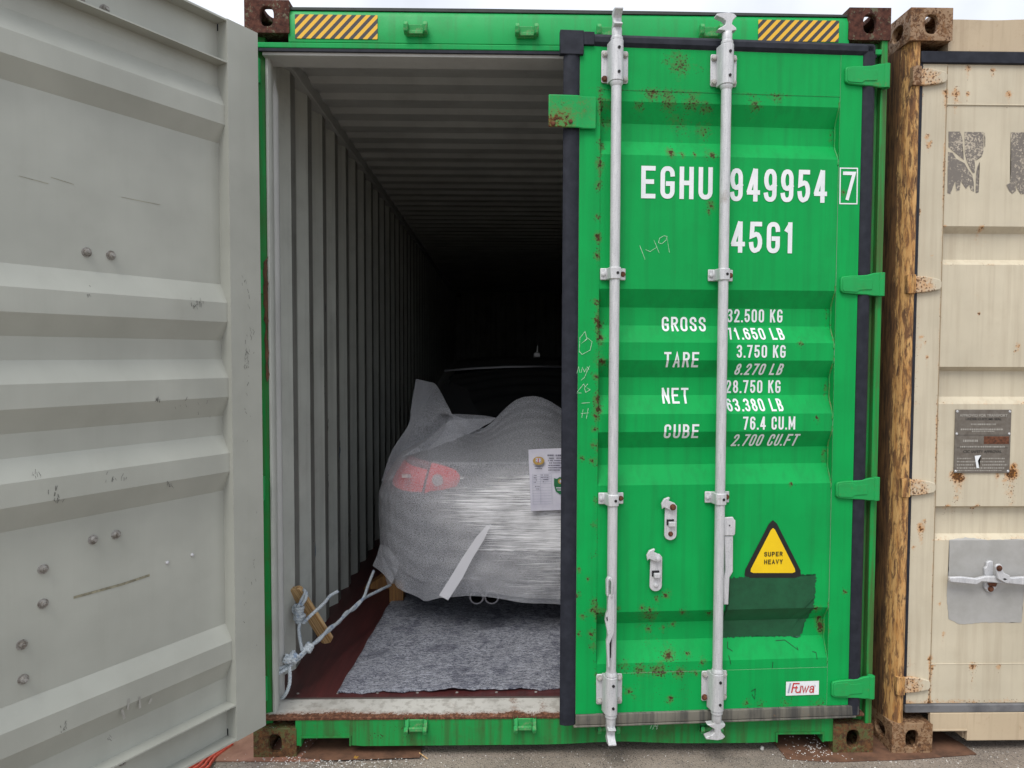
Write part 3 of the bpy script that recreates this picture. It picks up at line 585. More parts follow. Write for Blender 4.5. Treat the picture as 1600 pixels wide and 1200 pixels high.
m.grid([[(x, y, z) for z in (.16, 1.5, 2.86)] for x, y in pr]); m.build('front_end_wall', 'wall_shade', G, smooth=0, fix=False)  # gloom of the far end put into the wall colour
# screws in the floor edge
for i in range(14): m = MB(); m.tube([(.12+i*.165, .185, .166), (.12+i*.165, .185, .1675)], .006, 10); m.build('floor_screw', 'bolt_grey', G)
# cam keepers on header and sill
def keeper(x, z, up, mk=None):
    m = MB(); m.box(-.038, .038, -.006, .004, -.022, .022)
    for sd_ in (-1, 1):
        ear = [(-.006, -.022), (-.034, -.012*up-.004), (-.040, .008*up), (-.030, .022 if up > 0 else -.026), (-.006, .022)]
        m.prism([(a, b) for a, b in ear], sd_*.036-.008, sd_*.036+.008, 'x')
    m.box(-.028, .028, -.020, -.0062, -.020, -.006 if up > 0 else -.004)
    k = m.build('cam_keeper', 'keeper', G, bevel=.003); k.location = (x, 0, z)
    return k
for u, v in ((650, 46), (823, 49)):
    x, z = aty(u, v, -.01); keeper(x, z, 1)
for u, v in ((650, 1134), (820, 1132)):
    x, z = aty(u, v, -.01); keeper(x, z, -1)
for u in (950, 1110):
    x, z = aty(u, 50, -.01); keeper(x+.0, z, 1); x, z = aty(u, 1133, -.01); keeper(x, z, -1)

# =================================================================== GREEN DOORS (local frame: s from the hinge, t inward, z up)
def gspots():
    S = []
    def sp(u, v, r, a=1., asp=1.):
        s_, z_ = rd(u, v); r = r*(.74 if a > 1 else 1); S.append((s_, z_, r, r*asp, a))
    for u, v, r in ((1050, 237, .016), (1067, 241, .012), (1114, 242, .020), (1112, 322, .016), (1107, 330, .01), (1086, 240, .008), (1252, 537, .011), (1277, 653, .011), (1237, 756, .011), (1320, 925, .011), (930, 472, .013), (930, 500, .013), (938, 507, .02), (939, 527, .016), (942, 565, .02), (929, 587, .013), (935, 625, .015), (936, 640, .018), (928, 670, .012), (926, 695, .013), (909, 716, .011), (924, 720, .01), (930, 650, .01), (933, 370, .012), (933, 340, .01), (931, 400, .01), (901, 930, .013), (911, 964, .012), (904, 989, .011), (923, 990, .013), (925, 955, .012), (1045, 1027, .026), (1076, 1025, .012), (1097, 1036, .013), (1017, 989, .012), (1041, 986, .011), (1055, 981, .011), (1016, 953, .013), (1068, 958, .014), (1110, 960, .014), (1047, 1092, .014), (1088, 1052, .012), (1003, 950, .013), (984, 1080, .015), (990, 1090, .010), (966, 950, .010), (1040, 930, .014), (1026, 935, .01), (1317, 301, .012), (920, 905, .010), (905, 890, .008), (1166, 1098, .013), (899, 1190, .01), (1276, 952, .014), (1285, 970, .014), (1290, 985, .012)): sp(u, v, r, 1.15)
    for u, v, r, a in ((1062, 100, .05, .75), (1040, 95, .03, .45), (1092, 108, .03, .4), (1020, 150, .035, .7), (1045, 158, .04, .75), (1080, 163, .04, .75), (1105, 168, .03, .8), (1000, 165, .03, .6), (1180, 163, .035, .7), (1215, 155, .025, .6), (1105, 200, .04, .6), (960, 165, .03, .7), (1065, 185, .05, .55), (945, 165, .035, .6), (950, 185, .035, .5), (941, 225, .025, .7), (938, 255, .022, .6), (935, 290, .020, .6), (1000, 1045, .03, .75), (1030, 1048, .04, .8), (1060, 1052, .035, .65), (975, 1040, .03, .7), (1015, 965, .06, .6), (1015, 960, .035, .45), (1000, 955, .02, .45), (940, 960, .03, .6), (1120, 960, .02, .5), (925, 1010, .018, .7), (926, 940, .016, .6), (924, 870, .014, .55), (925, 820, .014, .55), (930, 780, .012, .5), (1230, 1098, .04, .5), (1280, 1098, .04, .5), (1190, 1100, .03, .45), (1070, 1080, .04, .35)): sp(u, v, r, a)
    return S
GS = gspots(); GSa = np.array(GS)
def grust(s, t, z):
    d = ((GSa[:, 0]-s)/GSa[:, 2])**2+((GSa[:, 1]-z)/GSa[:, 3])**2
    dd = ((GSa[:, 0]-s)/(GSa[:, 2]*.5))**2+(np.clip(GSa[:, 1]-z-.0, 0, None)/(GSa[:, 3]*4))**2+(np.clip(z-GSa[:, 1], 0, None)/.003)**2
    v = float(np.max(GSa[:, 4]*np.exp(-d))); v = max(v, .46*float(np.max(GSa[:, 4]*np.exp(-dd)))); v = max(v, .50*float(np.max(np.where(GSa[:, 4] > 1, 1., 0)*np.exp(-d*.14))))
    v += .45*math.exp(-((s-1.096)/.010)**2)*(.7+.3*math.sin(z*23))+.30*math.exp(-((z-2.557)/.010)**2)*(s > .35)+.22*math.exp(-((z-.357)/.006)**2)*(s > .7)
    if z < .24: v += .30*math.exp(-((z-.185)/.018)**2)
    for a, b, c, d_ in GRO:                                       # where the grooves meet the hinge stile
        v += .55*math.exp(-((s-.190)/.014)**2)*math.exp(-((z-(a+d_)/2)/.055)**2)
    return min(v, 1.3)
def door_mesh(sx, parent, mat_out, mat_in, attr):
    m = MB(); s0, s1 = PANEL_S
    zs = sorted(set([.357, 2.557]+[t[0] for t in TAB])); Z = []
    for a, b in zip(zs, zs[1:]):
        n = max(1, int((b-a)/.008)); Z += [a+(b-a)*i/n for i in range(n)]
    Z.append(2.557)
    ns = 115; S = [s0+(s1-s0)*i/ns for i in range(ns+1)]
    m.grid([[(s, prof(z), z) for z in Z] for s in S], 0)
    S2 = S[::5]; Zb = sorted(zs)
    m.grid([[(s, prof(z)+.003, z) for z in Zb] for s in (s0, s1)], 1)
    def slab(a, b, z0, z1, t0=0.):                                # finely split outer face so stains can sit on it
        na = max(2, int((b-a)/.010)); nz_ = max(2, int((z1-z0)/.010)); m.grid([[(a+(b-a)*i/na, t0, z0+(z1-z0)*j/nz_) for j in range(nz_+1)] for i in range(na+1)], 0)
    def frame(a, b, z0, z1, t0, t1): m.box(a, b, t0, t1, z0, z1, 1)
    for a, b, c, d_ in GRO:                                       # green stile sides seen in the grooves
        for se in (s0+.0009, s1-.0009): m.add([(se, 0, d_), (se, .039, c), (se, .039, b), (se, 0, a)], [(0, 1, 2, 3)], 0)
    slab(.090, s0, .204, 2.712); slab(s1, 1.172, .204, 2.712); slab(s0, s1, 2.557, 2.712, .0015); slab(s0, s1, .204, .357, .0015)
    frame(.090, s0, .204, 2.712, .0006, .013); frame(s1, 1.172, .204, 2.712, .0006, .013)
    frame(.046, s0, .170, 2.744, .0132, .060); frame(s1, 1.200, .170, 2.744, .0132, .060)
    frame(s0, s1, 2.557, 2.743, .0022, .0062); frame(s0, s1, .171, .357, .0022, .0062)
    frame(s0, s1, 2.592, 2.597, .0062, .058); frame(s0, s1, 2.7365, 2.743, .0062, .058)         # channel flanges seen from inside
    frame(s0, s1, .300, .305, .0062, .058); frame(s0, s1, .171, .178, .0062, .058)
    d = m.build('door', [mat_out, mat_in], parent, sx=sx, attr={'rust': attr} if attr else None, fix=False, smooth=0)
    return d
def rod(d, sx, s, off=.036, turned=False):
    c = s*sx
    m = MB(); m.tube([(c, -off, .22), (c, -off, 2.70)], .0185, 20); m.build('lock_rod', 'galv', d, smooth=50)
    for up, zb_ in ((1, 2.60), (-1, .338)):
        # bracket sleeve with bolted plate ; z grows away from the door middle
        Zf = lambda a: zb_+up*a
        m = MB(); z0, z1 = sorted((Zf(-.022), Zf(.096)))
        m.prism([(c-.047, z0), (c+.047, z0), (c+.050, z0+.006), (c+.050, z1-.006), (c+.047, z1), (c-.047, z1), (c-.050, z1-.006), (c-.050, z0+.006)], -.0065, -.0005)
        za, zc = sorted((Zf(-.028), Zf(.118)))
        prof_ = [(c-.030, -.0066), (c-.026, -.030), (c-.022, -off-.012), (c-.012, -off-.022), (c, -off-.0245), (c+.012, -off-.022), (c+.022, -off-.012), (c+.026, -.030), (c+.030, -.0066)]
        m.prism(prof_, za, zc, 'z'); b = m.build('rod_bracket', 'galv', d, bevel=.0025)
        for dx in (-.038, .038):
            for dz in (-.008, .080):
                m = MB(); m.hexbolt(c+dx, -.0066, Zf(dz), .0085, .010, n=6)
                m.build('bracket_bolt', 'rust_bolt' if (up, turned, dx < 0, dz > 0) in ((1, True, True, False), (-1, False, True, True)) and sx < 0 else 'bolt_lt', d)
        for zp in (.0, .086): m = MB(); m.tube([(c+.004, -off-.0235, Zf(zp)), (c+.004, -off-.027, Zf(zp))], .0055, 10); m.build('bracket_pin', 'hole', d)
        m = MB(); m.tube([(c, -off, Zf(-.045)), (c, -off, Zf(-.034)), (c, -off, Zf(-.030))], [.0190, .0235, .0235], 18); m.build('rod_collar', 'galv', d, smooth=40)
        m = MB(); m.tube([(c, -off, Zf(.1185)), (c, -off, Zf(.130)), (c, -off, Zf(.131)), (c, -off, Zf(.158)), (c, -off, Zf(.166))], [.0222, .0222, .0185, .0185, .014], 18)
        poly = [(-.042, 0), (-.030, .008), (-.012, .018), (-.010, .031), (-.020, .040), (-.046, .050), (-.045, .057), (0, .063), (.020, .059), (.030, .050), (.016, .036), (.012, .022), (.028, .010), (.030, .001), (.014, -.002), (.012, -.012), (-.012, -.012), (-.014, -.002)]
        if not turned: m.prism([(c+a*1.0, Zf(.166+b)) for a, b in poly], -off-.014, -off+.014)
        else: m.prism([(-off+a*.8, Zf(.166+b)) for a, b in poly], c-.015, c+.015, 'x')
        m.build('lock_cam', 'galv', d, bevel=.003)
    for z in (1.878, 1.036):
        m = MB(); pf = [(c-.048, -.001), (c-.048, -.007), (c-.026, -.009), (c-.020, -off-.015), (c-.010, -off-.0215), (c+.010, -off-.0215), (c+.020, -off-.015), (c+.026, -.009), (c+.048, -.007), (c+.048, -.001)]
        m.prism(pf, z-.022, z+.022, 'z'); m.build('rod_guide', 'galv', d, bevel=.003)
        m = MB(); m.hexbolt(c-.037, -.007, z, .0075, .008); m.build('guide_bolt', 'galv' if sx < 0 else 'galv', d)
        m = MB(); m.hexbolt(c+.037, -.007, z, .0075, .006); m.build('guide_bolt', 'rust_bolt', d)
        m = MB(); m.tube([(c+.007, -off-.021, z), (c+.007, -off-.0225, z)], .0055, 10); m.build('guide_pin', 'hole', d)
def gasket(d, sx, mat_bottom='rubber_dusty'):
    m = MB()
    def strip(poly, a, b, ax): m.prism(poly, a, b, ax)
    pv = lambda c, w_: [(c-w_/2, .0018), (c-w_/2+.004, -.002), (c-w_*.2, -.009), (c+w_*.2, -.009), (c+w_/2-.004, -.002), (c+w_/2, .0018)]
    strip([(p[0], p[1]) for p in pv(1.203, .062)], .164, 2.752, 'z'); strip(pv(.0645, .050), .164, 2.752, 'z')
    ph = lambda c, w_: [(p[1], p[0]) for p in pv(c, w_)]
    m.prism(ph(2.7345, .046), .047, 1.234, 'x')
    m.box(1.160, 1.247, -.013, .012, 2.676, 2.763); m.box(1.120, 1.160, -.0115, .012, 2.7125, 2.760)
    o = m.build('door_gasket', 'rubber', d, sx=sx, bevel=.004, fix=True)
    m = MB(); m.prism([(-.0075, .165), (-.0085, .168), (-.0075, .2025), (-.003, .2035), (.0014, .2035), (.0014, .165)], .05, 1.172, 'x'); m.box(.06, 1.18, -.010, .012, .156, .1635); m.build('bottom_gasket', mat_bottom, d, sx=sx, bevel=.002)
def hinges(d, sx, mat='green_hinge'):
    for z in (2.636, 1.850, 1.060, .275):
        P = [(.163, .020), (.158, .028), (.125, .033), (.085, .034), (.060, .036), (.030, .044), (-.004, .046), (-.004, -.044), (.030, -.044), (.060, -.040), (.100, -.038), (.150, -.034), (.163, -.026)]
        m = MB(); m.prism([(a, z+b) for a, b in P], -.012, -.0006); o = m.build('hinge', mat, d, sx=sx, bevel=.003)
        Q = [(.156, .016), (.150, .023), (.100, .026), (.088, .018), (.040, .020), (.040, -.020), (.088, -.022), (.100, -.030), (.150, -.028), (.156, -.022)]
        m = MB(); m.prism([(a, z+b) for a, b in Q], -.0145, -.0121); m.tube([(.0, -.004, z-.044), (.0, -.004, z+.046)], .014, 14); m.build('hinge_plate', mat, d, sx=sx, bevel=.002)

# ---- right door (closed almost, 3 degrees ajar)
D = door_mesh(-1, G, 'green', 'grey_door', grust); D.location = (*PIN, 0); D.rotation_euler.z = TH; D['label'] = 'closed right door with white lettering'
for a_, b2, c2_, d2 in GRO:
    P = spline([(.1775, prof(z)-.001 if abs(z-(a_+d2)/2) > .06 else .030, z) for z in (a_+.02, a_-.012, b2+.01, (b2+c2_)/2, c2_-.01, d2+.012, d2-.02)], 5)
    m = MB(); m.tube(P, .0032, 6); m.build('weld_bead', 'green_hinge', D, sx=-1, attr={'rust': lambda s, t, z: .28})
gasket(D, -1); hinges(D, -1)
S1 = rd(962, 300, .04)[0]; S2 = rd(1133, 300, .04)[0]
rod(D, -1, S1, turned=True); rod(D, -1, S2)
# door lettering
def tx(txt, u0_, v0_, u1_, v1_, th, shear=0):
    zc = rd((u0_+u1_)/2, (v0_+v1_)/2)[1]; of = -surf_t(.5, zc) if u1_ < 1303 else 0
    a = rd(u0_, v0_, of); b = rd(u1_, v1_, of); L = strokes_text(txt, -a[0], -b[0], b[1], a[1], th, shear); return [[(-x, z) for x, z in pl] for pl in L]
for Lq in (tx('EGHU', 1002, 259, 1113, 312, .0172), tx('949954', 1141, 263, 1291, 317, .0166), tx('45G1', 1143, 346, 1241, 396, .0168)): decal([], 'container_number', 'white', D, -1, strokes=Lq, th=.0170)
bx = [rd(1312.8, 262.8), rd(1339.5, 263.2), rd(1338.7, 318.5), rd(1312, 318.2)]
decal([], 'check_digit', 'white', D, -1, strokes=[bx+[bx[0]]], th=.0045); decal([], 'check_digit', 'white', D, -1, strokes=tx('7', 1317, 268, 1336, 313, .013), th=.013)
for t_, a, sh in (('GROSS', (1034, 495, 1102, 518), 0), ('TARE', (1038, 550, 1092, 574), 0), ('NET', (1034, 606, 1075, 630), 0), ('CUBE', (1038, 663, 1092, 685), 0)): decal([], 'weight_lettering', 'white', D, -1, strokes=tx(t_, *a, .0080, sh), th=.0080)
for t_, a, sh in (('32.500 KG', (1136, 483, 1222, 504), 0), ('71.650 LB', (1137, 512, 1225, 531), -.12), ('3.750 KG', (1151, 539, 1227, 559), 0), ('8.270 LB', (1148, 568, 1222, 586), .12), ('28.750 KG', (1134, 594, 1219, 614), 0), ('63.380 LB', (1136, 623, 1223, 642), -.12), ('76.4 CU.M', (1161, 651, 1242, 671), 0), ('2.700 CU.FT', (1144, 678, 1245, 697), .15)): decal([], 'weight_lettering', 'white', D, -1, strokes=tx(t_, *a, .0070, sh), th=.0070)
pp = lambda L: [rd(*p) for p in L]
chalk = [[(1000, 384), (1008, 405)], [(1009, 390), (1016, 393), (1022, 389), (1027, 386)], [(1022, 375), (1030, 395)], [(1043, 370), (1038, 368), (1031, 372), (1029, 379), (1034, 381), (1041, 375), (1042, 369), (1046, 394)],
         [(906, 527), (905, 550), (909, 553)], [(907, 527), (914, 518), (917, 530), (908, 537), (918, 528), (925, 534), (922, 547), (909, 554), (905, 548)],
         [(901, 584), (904, 573), (906, 582)], [(908, 582), (910, 574), (913, 581), (916, 575), (916, 583)], [(917, 573), (920, 577)], [(921, 572), (913, 590), (908, 594)], [(902, 612), (912, 600), (914, 604)], [(900, 614), (908, 614)], [(918, 600), (913, 606), (915, 613), (922, 609), (917, 606)], [(908, 630), (921, 629)], [(911, 640), (909, 652)], [(919, 638), (916, 654)], [(908, 646), (920, 645)]]
decal([], 'chalk_marks', 'chalk', D, -1, strokes=[pp(c) for c in chalk], th=.0018)
scr = [[(1174, 1100-20), (1180, 1076), (1179, 1092), (1175, 1085)], [(1142, 1008), (1140, 1016), (1147, 1020)], [(1218, 1006), (1232, 1005), (1250, 1018), (1249, 1014)], [(1272, 1020), (1277, 1021), (1277, 1030)], [(1208, 1035), (1207, 1044)], [(1140, 1026), (1142, 1038)]]
decal([], 'scratches', 'hole', D, -1, strokes=[pp(c) for c in scr], th=.002)
patch = rag(pp([(1136, 903), (1276, 898), (1270, 965), (1258, 1001), (1215, 1000), (1128, 1002), (1134, 965), (1140, 930)]), .0042, .0045, 5)
decal([patch], 'dark_green_patch', 'dark_green', D, -1, off=.0015)
# warning triangle
A, B_, C_ = rd(1208, 806), rd(1257, 903), rd(1158, 903)
def rtri(A, B, C, r):
    P = [Vector(p) for p in (A, B, C)]; o = []
    for i in range(3):
        p, a, b = P[i], P[i-1], P[(i+1) % 3]; d1 = (a-p).normalized(); d2 = (b-p).normalized()
        for k in range(6):
            t = k/5; o.append(tuple(p+(d1*(1-t)*r+d2*t*r)*(1-.55*math.sin(math.pi*t)*.8)))
    return o
decal([rtri(A, B_, C_, .035)], 'warning_sign', 'black', D, -1, off=.002, zs=[])
cen = ((A[0]+B_[0]+C_[0])/3, (A[1]+B_[1]+C_[1])/3); sh_ = lambda P, k: tuple(cen[i]+(P[i]-cen[i])*k for i in (0, 1))
decal([rtri(sh_(A, .76), sh_(B_, .76), sh_(C_, .76), .018)], 'warning_sign', 'yellow', D, -1, off=.003, zs=[])
for t_, v_ in (('SUPER', 869.5), ('HEAVY', 881.5)):
    a1 = rd(1194, v_-7.2); b1 = rd(1222.5, v_-.6); decal([], 'warning_lettering', 'black', D, -1, off=.0042, strokes=[[(-x, z) for x, z in pl] for pl in strokes_text(t_, -a1[0], -b1[0], b1[1], a1[1], .0031)], th=.0031, zs=[])
# maker's sticker
a, b = rd(1228, 1065), rd(1279, 1085)
decal([[(a[0], a[1]), (b[0], a[1]), (b[0], b[1]), (a[0], b[1])]], 'maker_sticker', 'white', D, -1, off=.0015, zs=[])
GL['u'] = [[(0, 1), (0, .3)]+arc(.4, .3, .4, .3, 180, 270)+arc(.55, .35, .45, .35, 270, 350), [(1, 1), (1, 0)]]; GL['w'] = [[(0, 1), (.3, 0), (.5, .9), (.7, 0), (1, 1)]]; GL['a'] = [arc(.5, .7, .45, .3, 160, 0)+[(1, 0)], arc(.45, .3, .42, .28, 0, 360, 14)]; WID['w'] = 1.5
for ch, x0_, x1_ in (('u', 1242, 1250.5), ('w', 1251.5, 1262.5), ('a', 1263.5, 1271)):
    a1 = rd(x0_, 1071); b1 = rd(x1_, 1082); decal([], 'sticker_lettering', 'red_ink', D, -1, off=.0032, strokes=[[(-x, z) for x, z in pl] for pl in strokes_text(ch, -a1[0], -b1[0], b1[1], a1[1], .0042, .10)], th=.0042, zs=[])
L_f = [[(1236.5, 1081), (1239.5, 1067.5), (1248, 1067.5)], [(1238, 1074), (1245, 1074)]]
decal([], 'sticker_lettering', 'red_ink', D, -1, off=.003, strokes=[pp(c) for c in L_f], th=.005, zs=[])
decal([], 'sticker_lettering', 'blue_ink', D, -1, off=.003, strokes=[pp([(1231.5, 1081), (1234.5, 1068)])], th=.006, zs=[]); decal([], 'sticker_lettering', 'blue_ink', D, -1, off=.003, strokes=[pp([(1272.5+1.4*math.cos(k*.9), 1071+1.4*math.sin(k*.9)) for k in range(8)])], th=.0008, zs=[])
# locking cover plate over the gap
m = MB(); a, b = rd(857, 147, .02), rd(931, 204, .01); sm2 = rd(906, 160, .015)[0]
m.prism([(b[0], -.010), (sm2-.01, -.010), (sm2+.012, -.020), (a[0], -.020), (a[0], -.027), (sm2+.010, -.027), (sm2-.014, -.017), (b[0], -.017)], b[1]+.004, a[1]-.002, 'z')
m.build('cover_plate', M['green_hinge'], D, sx=-1, bevel=.004, attr={'rust': lambda s, t, z: .12+.6*math.exp(-((s-a[0])/.02)**2-((z-b[1])/.03)**2)})
for pq in ((891, 191), (864, 194)): m = MB(); s_, z_ = rd(*pq, .02); m.hexbolt(-s_, -.027, z_, .006, .006); m.build('plate_bolt', 'rust_bolt', D)
# handle keepers on the panel
for (u, v, rb_) in ((1048, 813, 'rust_bolt'), (1025, 893, 'galv')):
    s_, z_ = rd(u, v, .01); X = -s_
    c2 = lambda a, b: (X+a, z_+b)
    m = MB(); m.prism([c2(-.022, .052), c2(.012, .068), c2(.024, .055), c2(.024, -.055)]+[c2(.024*math.cos(R(t)), -.055+.022*math.sin(R(t))) for t in range(-20, -180, -20)]+[c2(-.024, -.055)], -.010, -.0028)
    m.prism([c2(-.010, -.022), c2(.014, -.022), c2(.014, -.004), c2(-.010, -.004)], -.024, -.0101)
    m.build('handle_keeper', 'galv', D, bevel=.002)
    m = MB(); m.prism([c2(-.012, -.004), c2(.012, -.004), c2(.012, .004), c2(-.012, .004)], -.013, -.0105); m.prism([c2(-.016, -.018), c2(-.0105, -.018), c2(-.0105, .004), c2(-.016, .004)], -.0125, -.0105); m.build('keeper_slot', 'hole', D)
    m = MB(); m.prism([c2(.018, .050), c2(.010, .040), c2(-.006, .040), c2(-.030, .052), c2(-.036, .044), c2(-.040, .066), c2(-.030, .084), c2(-.010, .092), c2(-.006, .086), c2(-.012, .078), c2(.010, .068)], -.022, -.0102); m.build('keeper_hood', 'galv', D, bevel=.003)
    m = MB(); m.hexbolt(X+.004, -.022, z_+.053, .009, .008); m.build('keeper_bolt', rb_, D); m = MB(); m.hexbolt(X, -.0102, z_-.052, .007, .006); m.build('keeper_bolt', rb_, D)
# handles
def polypx(L, ox_, oy_, k, off): return [(-rd(ox_+x/k, oy_+y/k, off)[0], rd(ox_+x/k, oy_+y/k, off)[1]) for x, y in L]
m = MB(); m.prism(polypx([(785, 290), (870, 284), (880, 308), (893, 315), (890, 440), (880, 460), (785, 462)], 1000, 760, 6, .035), -.040, -.030)
m.prism(polypx([(790, 462), (868, 462), (868, 795), (835, 850), (825, 1105), (780, 1105), (782, 850), (797, 780)], 1000, 760, 6, .03), -.036, -.020); m.build('door_handle', 'galv', D, bevel=.003)
m = MB(); s_, z_ = rd(1140, 821, .04); m.tube([(-s_, -.0402, z_), (-s_, -.041, z_)], .003, 8); m.build('handle_hole', 'hole', D)
m = MB(); pl = lambda L, a, b: m.prism(polypx(L, 900, 880, 4, .06), a, b)
pl([(196, 190), (232, 190), (236, 330), (234, 425), (205, 495), (208, 640), (193, 645), (186, 480), (196, 440), (178, 350), (184, 315), (196, 285)], -.074, -.056)
pl([(185, 195), (184, 100), (192, 84), (206, 78), (219, 84), (224, 100), (222, 205), (212, 205), (213, 110), (205, 94), (197, 102), (197, 195)], -.080, -.060); m.build('door_handle', 'galv', D, bevel=.002)
m = MB(); m.prism(polypx([(189, 340), (197, 335), (199, 358), (192, 362)], 900, 880, 4, .075), -.0755, -.0742); m.prism(polypx([(200, 480), (228, 432), (222, 600), (207, 600)], 900, 880, 4, .07), -.060, -.0565); m.build('handle_hole', 'hole', D)

# ---- left door (swung open 122 degrees)
DL = door_mesh(1, G, 'green', 'grey_door', None); DL.location = (.045, 0, 0); DL.rotation_euler.z = -R(122); DL['label'] = 'opened left door showing its pale grey inner side'
gasket(DL, 1, 'rubber'); hinges(DL, 1); rod(DL, 1, .62); rod(DL, 1, 1.035)
def ld(u, v, t=.006):              # pixel on the opened door's inner side -> s, z
    a = R(122); ex, ey = math.cos(a), -math.sin(a); nx_, ny_ = math.sin(a), math.cos(a)
    ox, oy = .045+nx_*t, ny_*t; d = ray(u, v); k = ((ox-CAM[0])*nx_+(oy-CAM[1])*ny_)/(d.x*nx_+d.y*ny_)
    px, py = CAM[0]+d.x*k-ox, CAM[1]+d.y*k-oy; return px*ex+py*ey, CAM[2]+d.z*k
def inbolt(u, v, r=.010, t=.006, mat='bolt_grey', plain=False):
    s_, z_ = ld(u, v, t); m = MB()
    if plain: m.tube([(s_, t, z_), (s_, t+.004, z_), (s_, t+.006, z_)], [r, r, r*.5], 10)
    else:
        m.tube([(s_, t, z_), (s_, t+.003, z_)], r*1.45, 18); m.tube([(s_, t+.003, z_), (s_, t+.008, z_), (s_, t+.012, z_)], [r*1.05, r*1.0, r*.7], 14); m.tube([(s_, t+.012, z_), (s_, t+.019, z_)], r*.5, 10)
    m.build('door_bolt', mat, DL, smooth=40)
for u, v in ((135, 394), (173, 399), (145, 843), (181, 835), (67, 889), (67, 943), (34, 1007), (36, 1061), (125, 2), (163, 15)): inbolt(u, v)
for u, v in ((190, 1191), (300, 1185), (359, 1155)): inbolt(u, v, .008)
for u, v in ((261, 879), (300, 867)): inbolt(u, v, .006, plain=True, mat='galv')
def indecal(strokes, th, mat, name):
    m = MB()
    for pl_ in strokes:
        L, Q = stroke_poly([ld(*p, .0065) for p in pl_], th); n = len(L)
        m.add([(p[0], .0072, p[1]) for p in L]+[(p[0], .0072, p[1]) for p in Q], [(i, i+1, n+i+1, n+i) for i in range(n-1)])
    m.build(name, mat, DL, smooth=0, fix=False)
indecal([[(117, 933), (150, 924), (190, 913), (232, 899)]], .008, 'tape_glue', 'tape_residue'); indecal([[(165, 1059), (200, 1048), (236, 1033)]], .008, 'tape_glue', 'tape_residue')
def inscuff(lst, t):
    m = MB()
    for (u, v, w_, h_, n) in lst:
        for k in range(n):
            uu, vv = u+rnd.gauss(0, w_), v+rnd.gauss(0, h_); a = ld(uu, vv, t); L = rnd.uniform(.003, .014); an = rnd.uniform(55, 125)
            b = (a[0]+L*math.cos(R(an)), a[1]+L*math.sin(R(an))); P, Q = stroke_poly([a, b], rnd.uniform(.0006, .0016))
            m.add([(p[0], t, p[1]) for p in P]+[(p[0], t, p[1]) for p in Q], [(0, 1, 3, 2)])
    m.build('scuff_marks', 'pencil', DL, smooth=0, fix=False)
inscuff([(386, 560, 3, 14, 26), (393, 520, 2, 8, 8), (382, 440, 2, 6, 5), (385, 640, 3, 60, 8), (398, 900, 4, 60, 8), (383, 930, 3, 20, 5), (393, 480, 3, 14, 5)], .0608)

inscuff([(310, 474, 5, 4, 16), (303, 478, 3, 3, 6), (246, 626, 2, 3, 8), (178, 752, 8, 4, 10), (264, 760, 6, 2, 8), (88, 780, 5, 6, 16), (57, 744, 5, 3, 8), (98, 1143, 4, 4, 7), (172, 1153, 2, 3, 4), (140, 455, 2, 6, 4), (300, 640, 30, 8, 8)], .0436)
indecal([[(80, 277), (115, 288)], [(190, 308), (250, 320)], [(30, 275), (75, 287)]], .0012, 'tape_glue', 'scratches')
def indecal2(strokes, th, mat, name, t=.0437):
    m = MB()
    for pl_ in strokes:
        L, Q = stroke_poly([ld(*p, t) for p in pl_], th); n = len(L); m.add([(p[0], t, p[1]) for p in L]+[(p[0], t, p[1]) for p in Q], [(i, i+1, n+i+1, n+i) for i in range(n-1)])
    m.build(name, mat, DL, smooth=0, fix=False)
M['drip'] = simple('dried drip', (.28, .275, .25), .5, c2=(.36, .36, .33), scale=60)
for dr in ([(201, 1093), (200, 1107)], [(218, 1090), (219, 1105)], [(236, 1093), (234, 1098)], [(191, 1110), (194, 1122)]): indecal2([dr], .007, 'drip', 'drip_mark')

# =================================================================== CAR
CX, CY = 1.205, .76
K = empty('car', (CX, CY, .165)); tag(K, 'black car parked inside the green container, its rear wrapped in foam', 'car')
ST = [  # y, half width low, half width belt, z bottom, z belt, z top, half width top, bulge
    (0.02, .56, .58, .26, .74, .80, .48), (.05, .70, .72, .22, .79, .835, .60), (.12, .785, .79, .20, .82, .865, .66), (.27, .83, .835, .20, .86, .895, .70), (.45, .855, .86, .20, .89, .93, .70), (.62, .87, .875, .20, .91, 1.0, .70),
    (.85, .885, .89, .20, .93, 1.20, .64), (1.05, .885, .89, .20, .93, 1.33, .60), (1.35, .89, .89, .18, .93, 1.385, .60), (1.8, .89, .89, .18, .93, 1.405, .61), (2.3, .89, .89, .18, .93, 1.39, .60), (2.7, .89, .89, .18, .93, 1.26, .60), (3.2, .885, .88, .18, .93, .99, .66), (3.7, .87, .86, .18, .86, .90, .66), (4.15, .84, .80, .20, .76, .80, .60), (4.38, .76, .70, .22, .64, .68, .5), (4.45, .62, .56, .28, .52, .56, .4)]
m = MB(); rows = []
for (y, wl, wb, z0, zb_, zt, wt) in ST:
    half = [(0, z0), (wl*.6, z0), (wl*.93, z0+.03), (wl, z0+.14), (wb, (z0+zb_)/2+.05), (wb*(.985 if y > 1.3 else .93), zb_-.04), (wb*(.95 if y > 1.3 else .87), zb_)]
    if zt-zb_ > .12: half += [(wb*.90, zb_+.03), (wt+(wb*.90-wt)*.45, zb_+(zt-zb_)*.55), (wt+.03, zt-.07), (wt-.05, zt-.02), (wt*.55, zt), (0, zt+.008)]
    else: half += [(wb*(.93 if y > 1.3 else .82), zb_+(zt-zb_)*.3), (min(wt+.05, wb*.80), zb_+(zt-zb_)*.7), (wt*.97, zt-.01), (wt*.8, zt), (wt*.4, zt+.004), (0, zt+.006)]
    rows.append([(x, y, z) for x, z in half]+[(-x, y, z) for x, z in half[-2:0:-1]])
nj = len(rows[0])
for r_ in rows: r_.append(r_[0])
